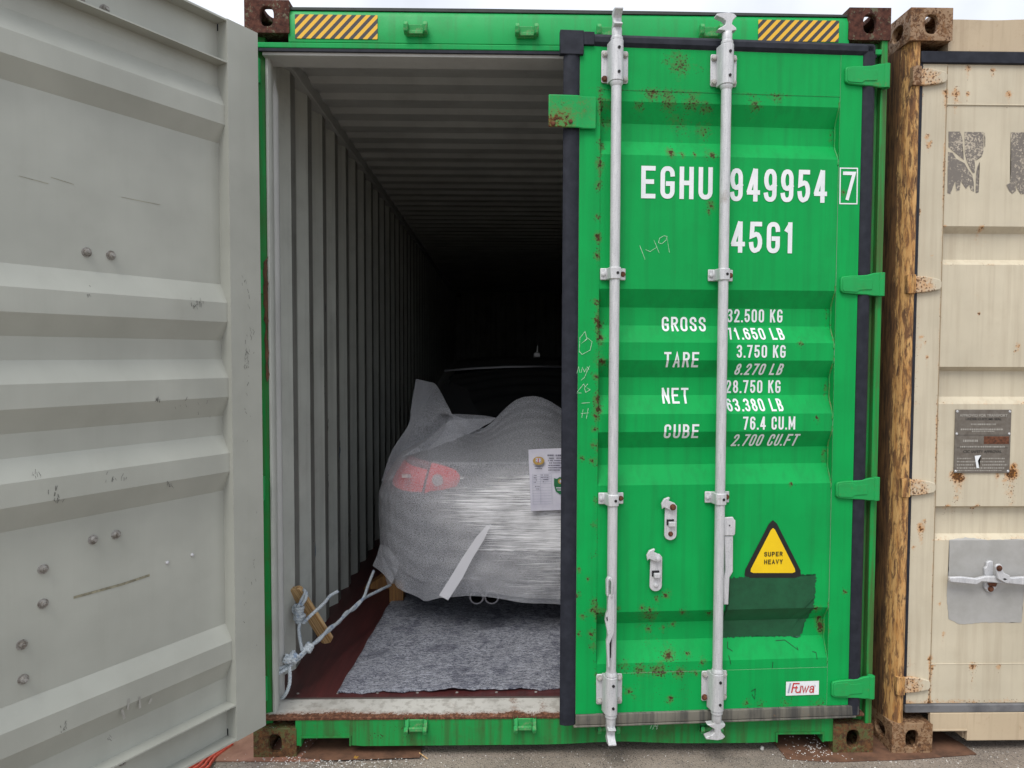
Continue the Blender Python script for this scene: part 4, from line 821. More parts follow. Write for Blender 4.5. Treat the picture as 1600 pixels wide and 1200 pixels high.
m.grid(rows); m.add([rows[0][j] for j in range(nj)], [tuple(range(nj))]); m.add([rows[-1][j] for j in range(nj)], [tuple(range(nj))])
b_ = m.build('body', 'car', K, smooth=60, sub=1)
# rear window, side windows, lamps
m = MB(); P = []
for (y, z, wv) in ((.66, 1.045, .58), (.80, 1.16, .575), (.93, 1.262, .56), (1.04, 1.325, .53)): P.append([(x*wv, y-.016+.05*(x*x), z+.012-.03*x*x) for x in (-1, -.75, -.5, -.25, 0, .25, .5, .75, 1)])
m.grid(P); m.build('rear_window', 'car_glass', K, smooth=60, fix=False)
m = MB(); P = [[(x*.60, 1.06-.0+.05*x*x, 1.345-.03*x*x), (x*.60, 1.01+.05*x*x, 1.342-.03*x*x), (x*.6, 1.008+.05*x*x, 1.332-.03*x*x)] for x in (-1, -.7, -.35, 0, .35, .7, 1)]
m.grid(P); m.build('roof_trim', M['chrome'] if False else simple('window trim', (.03, .03, .035), .3), K, smooth=60, fix=False)
m = MB()
for i in range(16): m.box(-.125+i*.0167-.005, -.125+i*.0167+.005, .975, .99, 1.293, 1.302)
m.build('brake_lamp', 'lamp_red', K, smooth=0)
m = MB(); m.prism([(1.22, 1.392), (1.16, 1.394), (1.12, 1.400), (1.16, 1.425), (1.24, 1.418), (1.26, 1.392)], -.018, .018, 'x'); m.tube([(-.0, 1.17, 1.42), (.004, 1.14, 1.47)], [.004, .002], 8); m.build('roof_antenna', simple('pale antenna', (.55, .55, .55), .3), K, bevel=.005)
for sg in (-1, 1):
    tw = lambda x, z: sg*(x-.95*max(0, z+.165-.84)**1.4*min(1, max(0, (x-.5)/.3)))
    def lamp(pts, m):
        m.grid([[(tw(x, z0+(z1-z0)*k/5), y-.018+.01*abs(k-2.5)/2.5, z0+(z1-z0)*k/5) for k in range(6)] for x, y, z0, z1 in pts])
    m = MB(); lamp([(.445, .028, .785, .81), (.462, .028, .755, .835), (.49, .030, .738, .848), (.53, .034, .728, .858), (.58, .042, .722, .866), (.628, .052, .718, .872)], m); m.build('tail_lamp', 'lamp_red', K, fix=False, smooth=60)
    m = MB(); lamp([(.642, .056, .722, .835), (.70, .078, .720, .842), (.75, .105, .722, .846), (.79, .15, .726, .850), (.825, .22, .732, .854), (.84, .30, .745, .852)], m); m.build('tail_lamp', 'lamp_red', K, fix=False, smooth=60)
    m = MB(); lamp([(.642, .058, .838, .872), (.70, .080, .846, .880), (.75, .107, .850, .884), (.79, .152, .854, .886), (.825, .222, .858, .884)], m); m.build('tail_lamp', 'lamp_dim', K, fix=False, smooth=60)
    m = MB(); m.tube([(sg*.555, .012, .79), (sg*.555, .006, .79)], .028, 18); m.build('lamp_lens', 'lamp_clear', K)
    m = MB(); m.box(min(sg*.69, sg*.735), max(sg*.69, sg*.735), .040, .060, .795, .812); m.build('lamp_lens', 'lamp_clear', K)
    for y in (.78, 3.55):
        m = MB(); m.tube([(sg*.70, y, .315), (sg*.885, y, .315)], .315, 40); wq = m.build('wheel', 'tyre', K, bevel=.02)
        m = MB(); m.tube([(sg*.70, y, .315), (sg*.892, y, .315)], .20, 30); m.build('rim', 'chrome', wq, bevel=.01)
for x in (-.36, -.285):
    m = MB(); n = 24; m.tube([(x, .16, .212), (x, .0, .203)], [.034, .036], n, caps=False); m.tube([(x, .16, .212), (x, .0002, .203)], [.027, .029], n, caps=False)
    m.add([(x+r_*math.cos(t*math.pi/12), .0, .203+r_*math.sin(t*math.pi/12)) for r_ in (.029, .036) for t in range(24)], [(t, (t+1) % 24, 24+(t+1) % 24, 24+t) for t in range(24)]); m.build('exhaust_pipe', 'chrome', K, fix=False)
m = MB(); m.box(-.5, .5, .06, .12, .19, .27); m.build('rear_apron', 'tyre', K, bevel=.01)

# =================================================================== FOAM WRAP round the tail
ET = [(.30, 1.21), (.36, 1.225), (.42, 1.235), (.50, 1.24), (.56, 1.243), (.639, 1.245), (.72, 1.222), (.77, 1.178), (.815, 1.165), (.86, 1.178), (.902, 1.212), (.95, 1.262), (.99, 1.297), (1.03, 1.325), (1.078, 1.343), (1.148, 1.35), (1.19, 1.342), (1.236, 1.322), (1.295, 1.287), (1.40, 1.22), (1.55, 1.19), (1.7, 1.24), (1.85, 1.25), (2.0, 1.18), (2.12, 1.1)]
EB = [(.30, .47), (.345, .37), (.40, .41), (.46, .395), (.52, .37), (.575, .345), (.60, .350), (.66, .375), (.72, .382), (.80, .385), (.9, .378), (1.05, .360), (1.3, .338), (1.6, .35), (1.9, .37), (2.1, .45)]
plan = spline([(.300, 1.75, 0), (.302, 1.45, 0), (.308, 1.20, 0), (.325, 1.03, 0), (.365, .90, 0), (.44, .80, 0), (.56, .745, 0), (.75, .722, 0), (1.0, .708, 0), (1.205, .705, 0), (1.41, .708, 0), (1.66, .722, 0), (1.85, .745, 0), (1.97, .80, 0), (2.045, .90, 0), (2.085, 1.03, 0), (2.102, 1.2, 0), (2.11, 1.45, 0), (2.112, 1.75, 0)], 12)
def wrap_pt(i, b, out_=0.0):
    out_ += .010
    p = plan[i]; a_ = plan[max(i-1, 0)]; c_ = plan[min(i+1, len(plan)-1)]; tn = (c_-a_).normalized(); nrm = Vector((tn.y, -tn.x, 0))   # outward
    z0 = lerp(EB, p.x); z1 = lerp(ET, p.x)
    if p.y > 1.0: z0 = .36+(p.y-1.0)*.45; z1 = max(1.02, z1-(p.y-1)*.12)
    # inset: flat face then leaning over the boot lid
    zb = 1.045; k = b
    if k < .72: z = z0+(zb-z0)*(k/.72); ins = .0+.035*abs(z-.72)**1.5*2
    else: q_ = (k-.72)/.28; z = zb+(z1-zb)*(q_**1.05); ins = .012+.40*(1-(1-q_)**1.6)*(1 if p.y < .9 else .30)
    rip = .003*math.sin(i*.25+b*6)+.0010*math.sin(i*1.3+b*23)+.0010*math.sin(i*.7-b*41)
    if k > .8: rip += .0035*math.sin((k-.8)*150+.8*math.sin(i*.1))
    if k < .12: rip += (.12-k)*.09*math.sin(i*.33)
    if .1 < k < .72: rip += .002*math.sin(i*.22-k*14)+.0012*math.sin(k*60+i*.2)
    fx = abs(nrm.x)**.7; ins += (.12+.88*fx)*.95*max(0, z-.84)**1.4+fx*max(0, .55-z)*.12+.05*max(0, .50-z)
    return p+nrm*(out_+rip-ins)+Vector((0, 0, z))
NB = 140
m = MB(); m.grid([[wrap_pt(i, j/NB) for j in range(NB+1)] for i in range(len(plan))])
# stray corner of the sheet standing up at the left
def wp(u, v, y): x, z = aty(u, v, y); return (x, y, z)
fl = [[wp(596, 752, 1.02), wp(612, 705, 1.10), wp(638, 664, 1.16), wp(642, 640, 1.20), wp(646, 615, 1.24), wp(650, 592, 1.27)], [wp(620, 750, 1.10), wp(632, 705, 1.14), wp(655, 662, 1.17), wp(660, 640, 1.21), wp(664, 618, 1.26), wp(667, 596, 1.29)], [wp(645, 750, 1.12), wp(655, 705, 1.16), wp(672, 660, 1.17), wp(677, 640, 1.18), wp(679, 620, 1.22), wp(680, 600, 1.24)], [wp(680, 750, 1.14), wp(685, 705, 1.18), wp(692, 658, 1.17), wp(692, 645, 1.14), wp(691, 632, 1.16), wp(690, 615, 1.17)], [wp(712, 750, 1.14), wp(712, 705, 1.18), wp(709, 657, 1.17), wp(707, 650, 1.11), wp(703, 640, 1.12), wp(697, 629, 1.13)]]
def refine(P, n=6):
    A = [spline(r_, n) for r_ in P]; T = [spline([A[i][j] for i in range(len(A))], n) for j in range(len(A[0]))]; return T
m.grid(refine(fl))
fl2 = [[wp(594, 850, .95), wp(589, 868, .94), wp(582, 884, .94)], [wp(606, 855, .90), wp(602, 878, .88), wp(597, 895, .88)], [wp(624, 880, .84), wp(618, 900, .83), wp(612, 912, .83)]]
m.grid(refine(fl2))
fw = m.build('foam_wrap', 'foam', smooth=80, fix=False); tag(fw, 'translucent grey white foam sheet wrapped around the rear of the black car', 'packing foam')
m = MB(); ij = [(i, j) for i in range(len(plan)) if 1.2 > plan[i].y for j in range(0, 53)]
idx = [i for i in range(len(plan)) if plan[i].y < 1.05]
m.grid([[wrap_pt(i, j/NB, .004) for j in range(4, 106)] for i in idx]); nI, nJ = len(idx), 102
EV = [0.]*len(m.v)
for a_ in range(nI):
    for b2 in range(nJ):
        p = m.v[a_*nJ+b2]; left = .58+.22*abs(p[2]-.86)*1.4+.05*math.sin(p[2]*21); e1 = min(1, max(0, (p[0]-left)/.30)) if p[0] < 1.2 else min(1, max(0, (1.95-p[0])/.1))
        e2 = min(1, max(0, nJ-1-b2-6-5*math.sin(a_*.16))/16)*1.0; EV[a_*nJ+b2] = e1*e2*(1. if p[2] > .62 else .62)
film = m.build('stretch_film', 'film', fw, smooth=80, fix=False)
A_ = film.data.attributes.new('edge', 'FLOAT', 'POINT'); A_.data.foreach_set('value', EV)
m = MB(); L = [((760, 822), (767, 819)), ((745, 838), (757, 842)), ((722, 872), (738, 873)), ((702, 905), (722, 904)), ((686, 930), (700, 938))]
m.grid([[wp(*a, .675) for a in r_] for r_ in L]); m.build('film_strip', 'strip', fw, fix=False)
# paper taped to the wrap
PY = .672
def P2(u, v, dy=0): x, z = aty(u, v, PY-dy); return x, z
paper_root = None
m = MB(); Pg = []
for i in range(9):
    fu = i/8; Pg.append([(lambda x_, z_: (x_, PY+.004*math.sin(fu*5)+.002*math.sin(j*.9), z_))(*P2(825.5+fu*66+(j/8)*4, 702.5-fu*3+(j/8)*96.5)) for j in range(9)])
m.grid(Pg); paper = m.build('document', 'paper', smooth=60, fix=False); tag(paper, 'white printed document sheet taped to the wrapped rear of the car', 'document')
def pdecal(name, mat, polys, dy=.006):
    m = MB()
    for P in polys: m.add([(P2(u, v, dy)[0], PY-dy, P2(u, v, dy)[1]) for u, v in P], [tuple(range(len(P)))])
    return m.build(name, mat, paper, smooth=0, fix=False)
ec = lambda u, v, a, b, n=20: [(u+a*math.cos(2*math.pi*k/n), v+b*math.sin(2*math.pi*k/n)) for k in range(n)]
pdecal('round_emblem', 'gold_ink', [ec(841.5, 720, 9, 6.5)], .0065); pdecal('round_emblem', 'paper', [[(837, 715.5), (845.5, 716), (845.5, 722.5), (837, 722)]], .0070)
pdecal('round_emblem', 'ink', [ec(u, v, .7, .8, 6) for u, v in ((838, 717.5), (844, 717.2), (844, 721), (838, 721), (841, 719))], .0075)
pdecal('round_emblem', 'red_ink', [[(840.5, 716), (842, 716.5), (841.5, 723), (840, 722.5)]], .0078)
pdecal('shield_emblem', 'green_ink', [[(865.5, 747), (870, 748.3), (875, 745), (880, 748.3), (885, 747), (884.6, 758), (881.8, 767.5), (875, 772.5), (868.3, 767.5), (865.6, 758)]], .0065)
pdecal('shield_emblem', 'gold_ink', [ec(875.5, 752, 3.8, 4)], .0070); pdecal('shield_emblem', 'paper', [ec(876, 752, 1.9, 2.2)], .0075); pdecal('shield_emblem', 'paper', [[(868.6, 761.5), (881.6, 761.5), (880.9, 763.1), (869.2, 763.1)], [(869.8, 765), (880.4, 765), (879.4, 766.4), (871, 766.4)]], .0072)
rnd2 = random.Random(9); tl = []
def words(u0_, u1_, v, h=1.6, p=.75):
    u = u0_
    while u < u1_:
        ww = rnd2.uniform(.6, 1.7)
        if rnd2.random() < p: tl.append([(u, v-h/2), (min(u+ww, u1_), v-h/2), (min(u+ww, u1_), v+h/2), (u, v+h/2)])
        u += ww+rnd2.uniform(.35, .8)
words(855.5, 886, 711.5, 2.6, .8)
for k in range(6): words(856.5, 887, 716+k*3.7, 1.5, .9)
words(835.5, 847.5, 729, 1.3, .9); words(836, 847, 732.2, 1.3, .9)
for v in (743, 746.5, 750, 753.5): words(834, 839, v, 1.1); words(845, 857, v-.7, 1.2, .9 if v < 751 else .2)
for v in (760, 764): words(836, 843, v, 1.1)
pdecal('printed_text', 'ink', tl, .0068)
ln = []
for v in (741, 745, 749, 753, 756, 762, 766.5, 771, 775, 780, 784, 788): ln.append([(832, v-.15), (861.5, v-.7-.15), (861.5, v-.7+.15), (832, v+.15)])
for u in (832, 844, 861.7): ln.append([(u-.15, 741), (u+.15, 741), (u+1.15, 788), (u+.85, 788)])
pdecal('table_lines', 'blue_ink', ln, .0062)

# =================================================================== THINGS ON THE CONTAINER FLOOR
m = MB(); BL = []
nxb, nyb = 90, 70
for i in range(nxb+1):
    row = []
    for j in range(nyb+1):
        fx, fy = i/nxb, j/nyb; x0 = .284+.10*fy; x1 = 2.18; y0 = .178+.055*fx; y1 = 1.9
        x = x0+(x1-x0)*fx; y = y0+(y1-y0)*fy
        if j == 0: y += .006*math.sin(i*.9)+.004*math.sin(i*2.3)
        if i == 0: x += .0015*math.sin(j*.8)
        row.append((x, y, .172+.004*math.sin(x*9+y*4)+.003*math.sin(x*23-y*17)))
    BL.append(row)
m.grid(BL); bo = m.build('moving_blanket', 'felt', smooth=80, fix=False); sol = bo.modifiers.new('s', 'SOLIDIFY'); sol.thickness = .006; sol.offset = -1
tag(bo, 'mottled grey felt blanket lying on the container floor under the car tail', 'blanket')
m = MB(); m.box(.335, .415, 1.24, 1.33, .1662, .285); tag(m.build('wooden_block', 'block', bevel=.003), 'upright brown wooden block beside the blanket edge under the wrap', 'wood block')
m = MB(); m.prism([(.14, .1662), (.325, .1662), (.325, .26), (.285, .262), (.24, .235)], 1.48, 1.58, 'y'); tag(m.build('wooden_wedge', 'block', bevel=.003), 'orange brown wooden wedge by the wall behind the rope', 'wood wedge')
# slat tied to the wall
A3 = Vector((wp(463, 922, .40))); B3 = Vector(wp(513, 1002, .50)); dv = (B3-A3); Lh = dv.length; m = MB()
m.prism([(-.031, 0), (-.024, .014), (.020, .016), (.031, .006), (.031, -Lh+.014), (.016, -Lh-.002), (-.016, -Lh-.004), (-.031, -Lh+.004)], -.011, .011, 'y')
st_ = m.build('wooden_stick', 'pine', bevel=.003); st_.location = A3; zax = (-dv).normalized(); xax = Vector((1, -.25, 0)); xax = (xax-zax*xax.dot(zax)).normalized(); yax = zax.cross(xax)
st_.matrix_world = Matrix(((xax.x, yax.x, zax.x, A3.x), (xax.y, yax.y, zax.y, A3.y), (xax.z, yax.z, zax.z, A3.z), (0, 0, 0, 1)))
tag(st_, 'short pine stick tied by white rope to the left inner wall', 'wooden stick')
m = MB()
def rope(pts, r=.0074, tw=.034, n=6):
    P = spline(pts, n); s_ = 0; acc = [0]
    for a_, b2 in zip(P, P[1:]): s_ += (b2-a_).length; acc.append(s_)
    N_ = max(6, int(s_/.006)); Q = []; j = 0
    for k in range(N_+1):
        t = s_*k/N_
        while j < len(acc)-2 and acc[j+1] < t: j += 1
        f = (t-acc[j])/max(1e-6, acc[j+1]-acc[j]); Q.append(P[j].lerp(P[j+1], f))
    aa = None
    strands = [[], [], []]
    for k, p in enumerate(Q):
        t = (Q[min(k+1, N_)]-Q[max(k-1, 0)]).normalized(); aa = t.cross(Vector((.3, .2, 1))).normalized() if aa is None else (aa-t*aa.dot(t)).normalized(); bb = t.cross(aa)
        for q_ in range(3):
            an = 2*math.pi*(q_/3+s_*k/N_/tw); strands[q_].append(p+(aa*math.cos(an)+bb*math.sin(an))*r*.52)
    for s2 in strands: m.tube(s2, r*.60, 6)
def coil(c, ax, r, n, pitch, rr=.0075):
    ax = Vector(ax).normalized(); a_ = ax.cross(Vector((.2, 1, .1))).normalized(); b2 = ax.cross(a_); c = Vector(c)
    rope([c+ax*(k/10*pitch-n*pitch/2)+(a_*math.cos(k/10*6.283)+b2*math.sin(k/10*6.283))*r*(1+.12*math.sin(k*1.7)) for k in range(int(n*10)+1)], rr, n=2)
# main line from the lashing bar to the car's towing eye
rope([wp(433, 1046, .12), wp(447, 1041, .14), wp(462, 1034, .16), wp(480, 1016, .22), wp(492, 1004, .30), wp(504, 993, .38), wp(516, 984, .44), wp(540, 961, .60), wp(566, 937, .76), wp(590, 924, .92), wp(610, 914, 1.05)])
rope([wp(434, 1053, .11), wp(449, 1044, .13), wp(466, 1027, .17), wp(481, 1012, .22), wp(499, 1000, .32), wp(515, 981, .44), wp(529, 973, .53), wp(541, 957, .61), wp(553, 952, .68), wp(568, 934, .76), wp(575, 915, .86), wp(584, 892, .98)])
coil(wp(459, 1027, .15), (wp(475, 1016, .18)[0]-wp(447, 1040, .12)[0], .06, .06), .017, 3, .011); coil(wp(482, 1012, .22), (.05, .08, .06), .013, 3, .011); coil(wp(450, 1030, .13), (.3, .1, 1), .013, 2, .01)
rope([wp(452, 1042, .13), wp(453, 1055, .12), wp(452, 1070, .11), wp(447, 1083, .11), wp(441, 1091, .12)])
rope([wp(468, 975, .33), wp(467, 985, .31), wp(469, 1000, .26), wp(472, 1016, .2)])
coil(wp(467, 957, .36), (.1, 0, 1), .015, 5, .0115); coil(wp(470, 966, .36), (.3, .1, 1), .013, 3, .0125)
rope([wp(462, 946, .36), wp(458, 950, .37), wp(460, 958, .36)]); rope([wp(466, 948, .35), wp(472, 936, .36), wp(477, 926, .37), wp(474, 922, .40), wp(468, 932, .41)])
rope([wp(471, 946, .35), wp(478, 934, .35), wp(479, 926, .37)])
rope([wp(474, 974, .34), wp(482, 965, .34), wp(494, 954, .37), wp(507, 942, .42), wp(516, 931, .48), wp(528, 924, .52)])
ro = m.build('rope', 'rope', smooth=60, fix=False); tag(ro, 'knotted white blue rope running from the lashing bar to the car underside', 'rope')
# orange red strap bundle on the ground, half under the open door
m = MB()
for k in range(4):
    a_ = Vector((*atz(339-k*6, 1180+k*2, .01), .008+.004*k)); b2 = Vector((*atz(318-k*7, 1204, .01), .010+.004*k)); m.tube(spline([a_+Vector((.03, .08, 0)), a_, (a_+b2)/2+Vector((.004, 0, .004)), b2, b2+Vector((-.09, -.16, 0))], 6), .006, 6)
tag(m.build('red_strap', 'strap_red'), 'orange red strap lying on the ground below the open left door', 'strap')
m = MB()
for (u, v, r_) in ((1190, 1167, .008),): x, y = atz(u, v, .01); m.tube([(x, y, .0), (x+.004, y, .012)], [r_, r_*.7], 6)
tag(m.build('white_scrap', 'crumb'), 'small whitish scrap on the ground before the green sill', 'scrap')
m = MB(); x, y = atz(556, 1184, .01); m.prism([(x-.008, y-.004), (x+.006, y-.010), (x+.010, y+.006), (x, y+.002), (x-.004, y+.012)], .0116, .0136, 'z'); tag(m.build('dry_leaf', simple('dry leaf', (.42, .22, .04), .7)), 'small yellow brown leaf on the rusty strip before the sill', 'leaf')
m = MB(); a_, b2 = atz(655, 1177, .01), atz(668, 1184, .01); m.tube([(*a_, .012), (*b2, .006)], .0022, 6); tag(m.build('wood_splinter', 'pine'), 'thin pale splinter of wood at the end of the rusty strip', 'splinter')

# =================================================================== CREAM CONTAINER
BX = 2.510
Cc = empty('shipping_container', (0, 0, 0)); tag(Cc, 'cream shipping container with a rusty orange corner post, closed, right of the green one', 'shipping container')
for (x0, x1, sd_) in ((BX, BX+.162, -1), (BX+W_-.162, BX+W_, 1)):
    for z0 in (0, H_-.122):
        casting(Cc, x0, x1, -.01, .168, z0, z0+.122, 'cast_cream', sd_); casting(Cc, x0, x1, L_-.178, L_, z0, z0+.118, 'cast_cream', sd_)
m = MB(); m.prism([(BX, .16), (BX, .085), (BX+.003, .055), (BX+.010, .026), (BX+.020, .008), (BX+.030, .0), (BX+.044, .0), (BX+.052, .008), (BX+.052, .05), (BX+.03, .16)], .118, H_-.118, 'z'); m.build('corner_post', 'post_rust', Cc, bevel=.003)
m = MB(); m.prism([(BX+W_, .16), (BX+W_, .0), (BX+W_-.05, .0), (BX+W_-.05, .05), (BX+W_-.03, .16)], .118, H_-.118, 'z'); m.build('corner_post', 'post_rust', Cc, bevel=.003)
m = MB(); n = 40; xs = [BX+.16+(W_-.32)*i/n for i in range(n+1)]; top = [2.866+.0015*math.sin(i*1.3)-.004*(math.sin(i*.37+1)**2) for i in range(n+1)]
m.prism(list(zip(xs, top))+[(xs[-1], 2.745), (xs[0], 2.745)], .012, .10, 'y'); m.build('header', 'cream_sill', Cc)
m = MB(); x2, z2 = aty(1512, 1134); m.box(BX+.160, x2, .003, .02, .085, .158); m.box(x2, BX+W_-.16-.185, .003, .02, .046, .158); m.box(BX+W_-.16-.185, BX+W_-.162, .003, .02, .085, .158)
m.box(x2-.004, x2, .0205, .22, .046, .14); m.box(BX+.162, BX+W_-.162, .0205, .16, .145, .158); m.prism([(BX+.162, .0), (x2, .0), (x2, .003), (BX+.162, .003)], .086, .094, 'z'); m.build('sill', 'cream_sill', Cc, bevel=.002)
m = MB(); m.box(BX+.06, BX+W_-.06, .006, .030, .1585, .190); m.build('bottom_gasket', simple('dusty grey gasket', (.17, .17, .175), .8, c2=(.10, .10, .105), scale=9), Cc, bevel=.003)
m = MB(); m.box(BX+.054, BX+W_-.054, .006, .03, 2.698, 2.7425); m.box(BX+.0535, BX+.066, .012, .03, .19, 2.70); m.box(BX+W_-.066, BX+W_-.0535, .012, .03, .19, 2.70); m.box(BX+W_/2-.03, BX+W_/2+.03, .006, .03, .19, 2.698); m.build('door_gasket', 'rubber', Cc, bevel=.003)
for sd_, ox in ((1, BX), (-1, BX+W_)):
    m = MB(); xw = .045
    m.grid([[(ox+sd_*(.045-.036*wavey(y, k0)), y, z) for z in (.16, 2.80)] for y in ys], 0)
    m.box(min(ox, ox+sd_*.05), max(ox, ox+sd_*.05), .17, 12.02, .05, .16); m.box(min(ox, ox+sd_*.06), max(ox, ox+sd_*.06), .17, 12.02, 2.80, 2.87); m.build('side_wall', 'cream_sill', Cc, smooth=0, fix=False)
m = MB(); m.box(BX+.05, BX+W_-.05, .1, 12.02, 2.862, 2.868); m.box(BX+.05, BX+W_-.05, .17, 12.02, .14, .16); m.box(BX+.05, BX+W_-.05, 11.99, 12.02, .16, 2.86); m.build('roof', 'cream_sill', Cc)
cz = lambda v, u=1480: aty(u, v, .03)[1]
CG = [(cz(354), cz(364), cz(405), cz(414)), (cz(573), cz(580), cz(620), cz(631)), (cz(790), cz(794.5), cz(835), cz(843))]
CT = []
for a, b, c, d in sorted(CG): CT += [(d, .004), (c, .030), (b, .030), (a, .004)]
cprof = lambda z: lerp([(0, .004)]+CT+[(3, .004)], z)
CS = []
def cs(u, v, r, a=1.): x, z = aty(u, v, .03); CS.append((x-BX, z, r, a))
for u, v, r in ((1509, 109, .012), (1548, 111, .010), (1436, 150, .008), (1431, 184, .009), (1445, 215, .01), (1450, 225, .009), (1448, 230, .009), (1433, 331, .01), (1427, 324, .007), (1428, 364, .009), (1437, 526, .009), (1442, 535, .006), (1445, 558, .009), (1436, 826, .014), (1434, 820, .010), (1424, 854, .009), (1441, 812, .008), (1472, 988, .010), (1466, 941, .006), (1450, 1027, .012), (1517, 1040, .016), (1557, 1040, .010), (1452, 1041, .012), (1452, 400, .006), (1532, 357, .012), (1475, 354, .006), (1505, 877, .010), (1479, 791, .012), (1524, 792, .012), (1588, 541, .010), (1583, 549, .008), (1527, 490, .007), (1474, 147, .014), (1491, 148, .018), (1509, 148, .010), (1573, 149, .012), (1491, 141, .01)): cs(u, v, r, 1.0)
for u, v, r, a in ((1493, 744, .028, 1.3), (1578, 740, .028, 1.3), (1498, 748, .02, 1.2), (1580, 728, .016, 1.1), (1556, 742, .01, 1.0), (1567, 750, .012, .8), (1490, 748, .02, .8)): cs(u, v, r, a)
CSa = np.array(CS)
def crust(s, t, z):
    d = ((CSa[:, 0]-s)/CSa[:, 2])**2+((CSa[:, 1]-z)/CSa[:, 2])**2; v = float(np.max(CSa[:, 3]*np.exp(-d)))
    dd = ((CSa[:, 0]-s)/(CSa[:, 2]*.7))**2+(np.clip(CSa[:, 1]-z, 0, None)/(CSa[:, 2]*5))**2+(np.clip(z-CSa[:, 1], 0, None)/.004)**2
    v = max(v, .50*float(np.max(CSa[:, 3]*np.exp(-dd))))
    v += 1.0*math.exp(-((s-.1625)/.006)**2)*(.5+.5*math.sin(z*9)*math.sin(z*3.1+1))
    for a, b, c, d_ in CG: v += .55*math.exp(-((z-d_-.004)/.007)**2)*(.6+.4*math.sin(s*40))
    v += .45*math.exp(-((z-.195)/.014)**2); v += .30*math.exp(-((z-2.545)/.008)**2)*(.5+.5*math.sin(s*21))+.25*math.exp(-((z-.35)/.006)**2)
    v += .28*math.exp(-((s-.075)/.012)**2)*max(0, math.sin(z*5))
    return v
CP = .1625
def cream_door(sx, ox, rich):
    d = None; m = MB(); zs = sorted(set([.35, 2.545]+[t[0] for t in CT])); Z = []; st = .009 if rich else .06
    for a, b in zip(zs, zs[1:]):
        n = max(1, int((b-a)/st)); Z += [a+(b-a)*i/n for i in range(n)]
    Z.append(zs[-1]); S = [CP+(1.105-CP)*i/(110 if rich else 12) for i in range((110 if rich else 12)+1)]
    m.grid([[(s, cprof(z), z) for z in Z] for s in S])
    def slab(a, b, z0, z1, t):
        na = max(2, int((b-a)/st)); nz_ = max(2, int((z1-z0)/st)); m.grid([[(a+(b-a)*i/na, t, z0+(z1-z0)*j/nz_) for j in range(nz_+1)] for i in range(na+1)])
    slab(.068, CP, .192, 2.697, .0); slab(1.105, 1.186, .192, 2.697, .0); slab(CP, 1.105, 2.545, 2.697, .002); slab(CP, 1.105, .192, .35, .002)
    m.box(.068, CP, .0006, .05, .192, 2.697); m.box(1.105, 1.186, .0006, .05, .192, 2.697); m.box(CP, 1.105, .0085, .05, 2.546, 2.697); m.box(CP, 1.105, .0085, .05, .192, .349)
    m.box(CP-.001, 1.106, .045, .05, .35, 2.545)
    d = m.build('door', 'cream', Cc, sx=sx, attr={'rust': crust if rich else (lambda *a: 0)}, fix=False, smooth=0); d.location = (ox, .016, 0)
    return d
DC = cream_door(1, BX, True); DR = cream_door(-1, BX+W_, False)
# creases / weld seams
for d_ in (DC,):
    m = MB(); m.box(CP-.0012, CP+.0012, -.0012, .004, .20, 2.69); m.build('weld_seam', simple('seam', (.32, .24, .15), .8), d_, smooth=0)
    m = MB(); m.tube([(CP, .0025, 2.545), (1.1, .0025, 2.545)], .003, 6); m.build('weld_seam', 'cream', d_); m = MB(); m.tube([(CP, .0025, .35), (1.1, .0025, .35)], .002, 6); m.build('weld_seam', 'cream', d_)
for (d_, sx) in ((DC, 1), (DR, -1)):
    for vv in (119, 444, 762, 1071):
        z = aty(1435, vv, .0)[1]
        P = [(.050, .030), (.085, .032), (.130, .024), (.150, .018), (.156, .008), (.156, -.010), (.150, -.020), (.110, -.028), (.075, -.032), (.050, -.032)]
        m = MB(); m.prism([(a, z+b) for a, b in P], -.014, -.0006); hh = m.build('hinge', 'cream', d_, sx=sx, bevel=.003, attr={'rust': lambda s, t, zz, z=z: (.0+.75*math.exp(-((abs(zz-z)-.03)/.006)**2))})
        m = MB(); m.box(.016, .0495, -.024, .0, z-.036, z+.036); m.tube([(.034, -.012, z-.037), (.034, -.012, z+.037)], .015, 14); m.build('hinge_block', 'post_rust' if vv != 119 else 'cast_cream', d_, sx=sx, bevel=.002)
    for s_ in (.62, 1.0):
        m = MB(); m.tube([(s_*sx, -.034, .1), (s_*sx, -.034, 2.80)], .0172, 18)
        for z in (.28, 1.1, 1.95, 2.63): m.box(s_*sx-.045, s_*sx+.045, -.04, .0, z-.03, z+.03)
        m.build('lock_rod', 'galv', d_, smooth=45, bevel=.002)
# grey patch, old lettering, plate, handle on the cream door
cpx = lambda u, v, y=.0: (aty(u, v, .016+y)[0]-BX, aty(u, v, .016+y)[1])
csurf = lambda s, z: 0.0 if s < CP else (cprof(z))
gp = rag([cpx(1484, 844), cpx(1512, 841), cpx(1545, 844), cpx(1600, 843), cpx(1604, 880), cpx(1600, 930), cpx(1597, 973), cpx(1538, 973), cpx(1500, 976), cpx(1483, 968), cpx(1480, 930), cpx(1483, 890)], .0014, .01, 3)
decal([gp], 'grey_patch', 'grey_patch', DC, 1, off=.0012, surf=csurf, zs=[t[0] for t in CT])
pk = lambda L: [cpx(1460+x/8.571, 180+y/8.571) for x, y in L]
N1 = [(195, 215), (350, 215), (372, 270), (385, 330), (388, 400), (384, 480), (398, 560), (402, 596), (330, 540), (195, 425)]
N1b = [(190, 490), (250, 500), (300, 580), (412, 640), (455, 720), (515, 800), (535, 900), (540, 1020), (500, 1005), (470, 930), (430, 985), (360, 880), (345, 1000), (300, 1015), (285, 880), (240, 1000), (220, 1055), (180, 1040), (185, 700)]
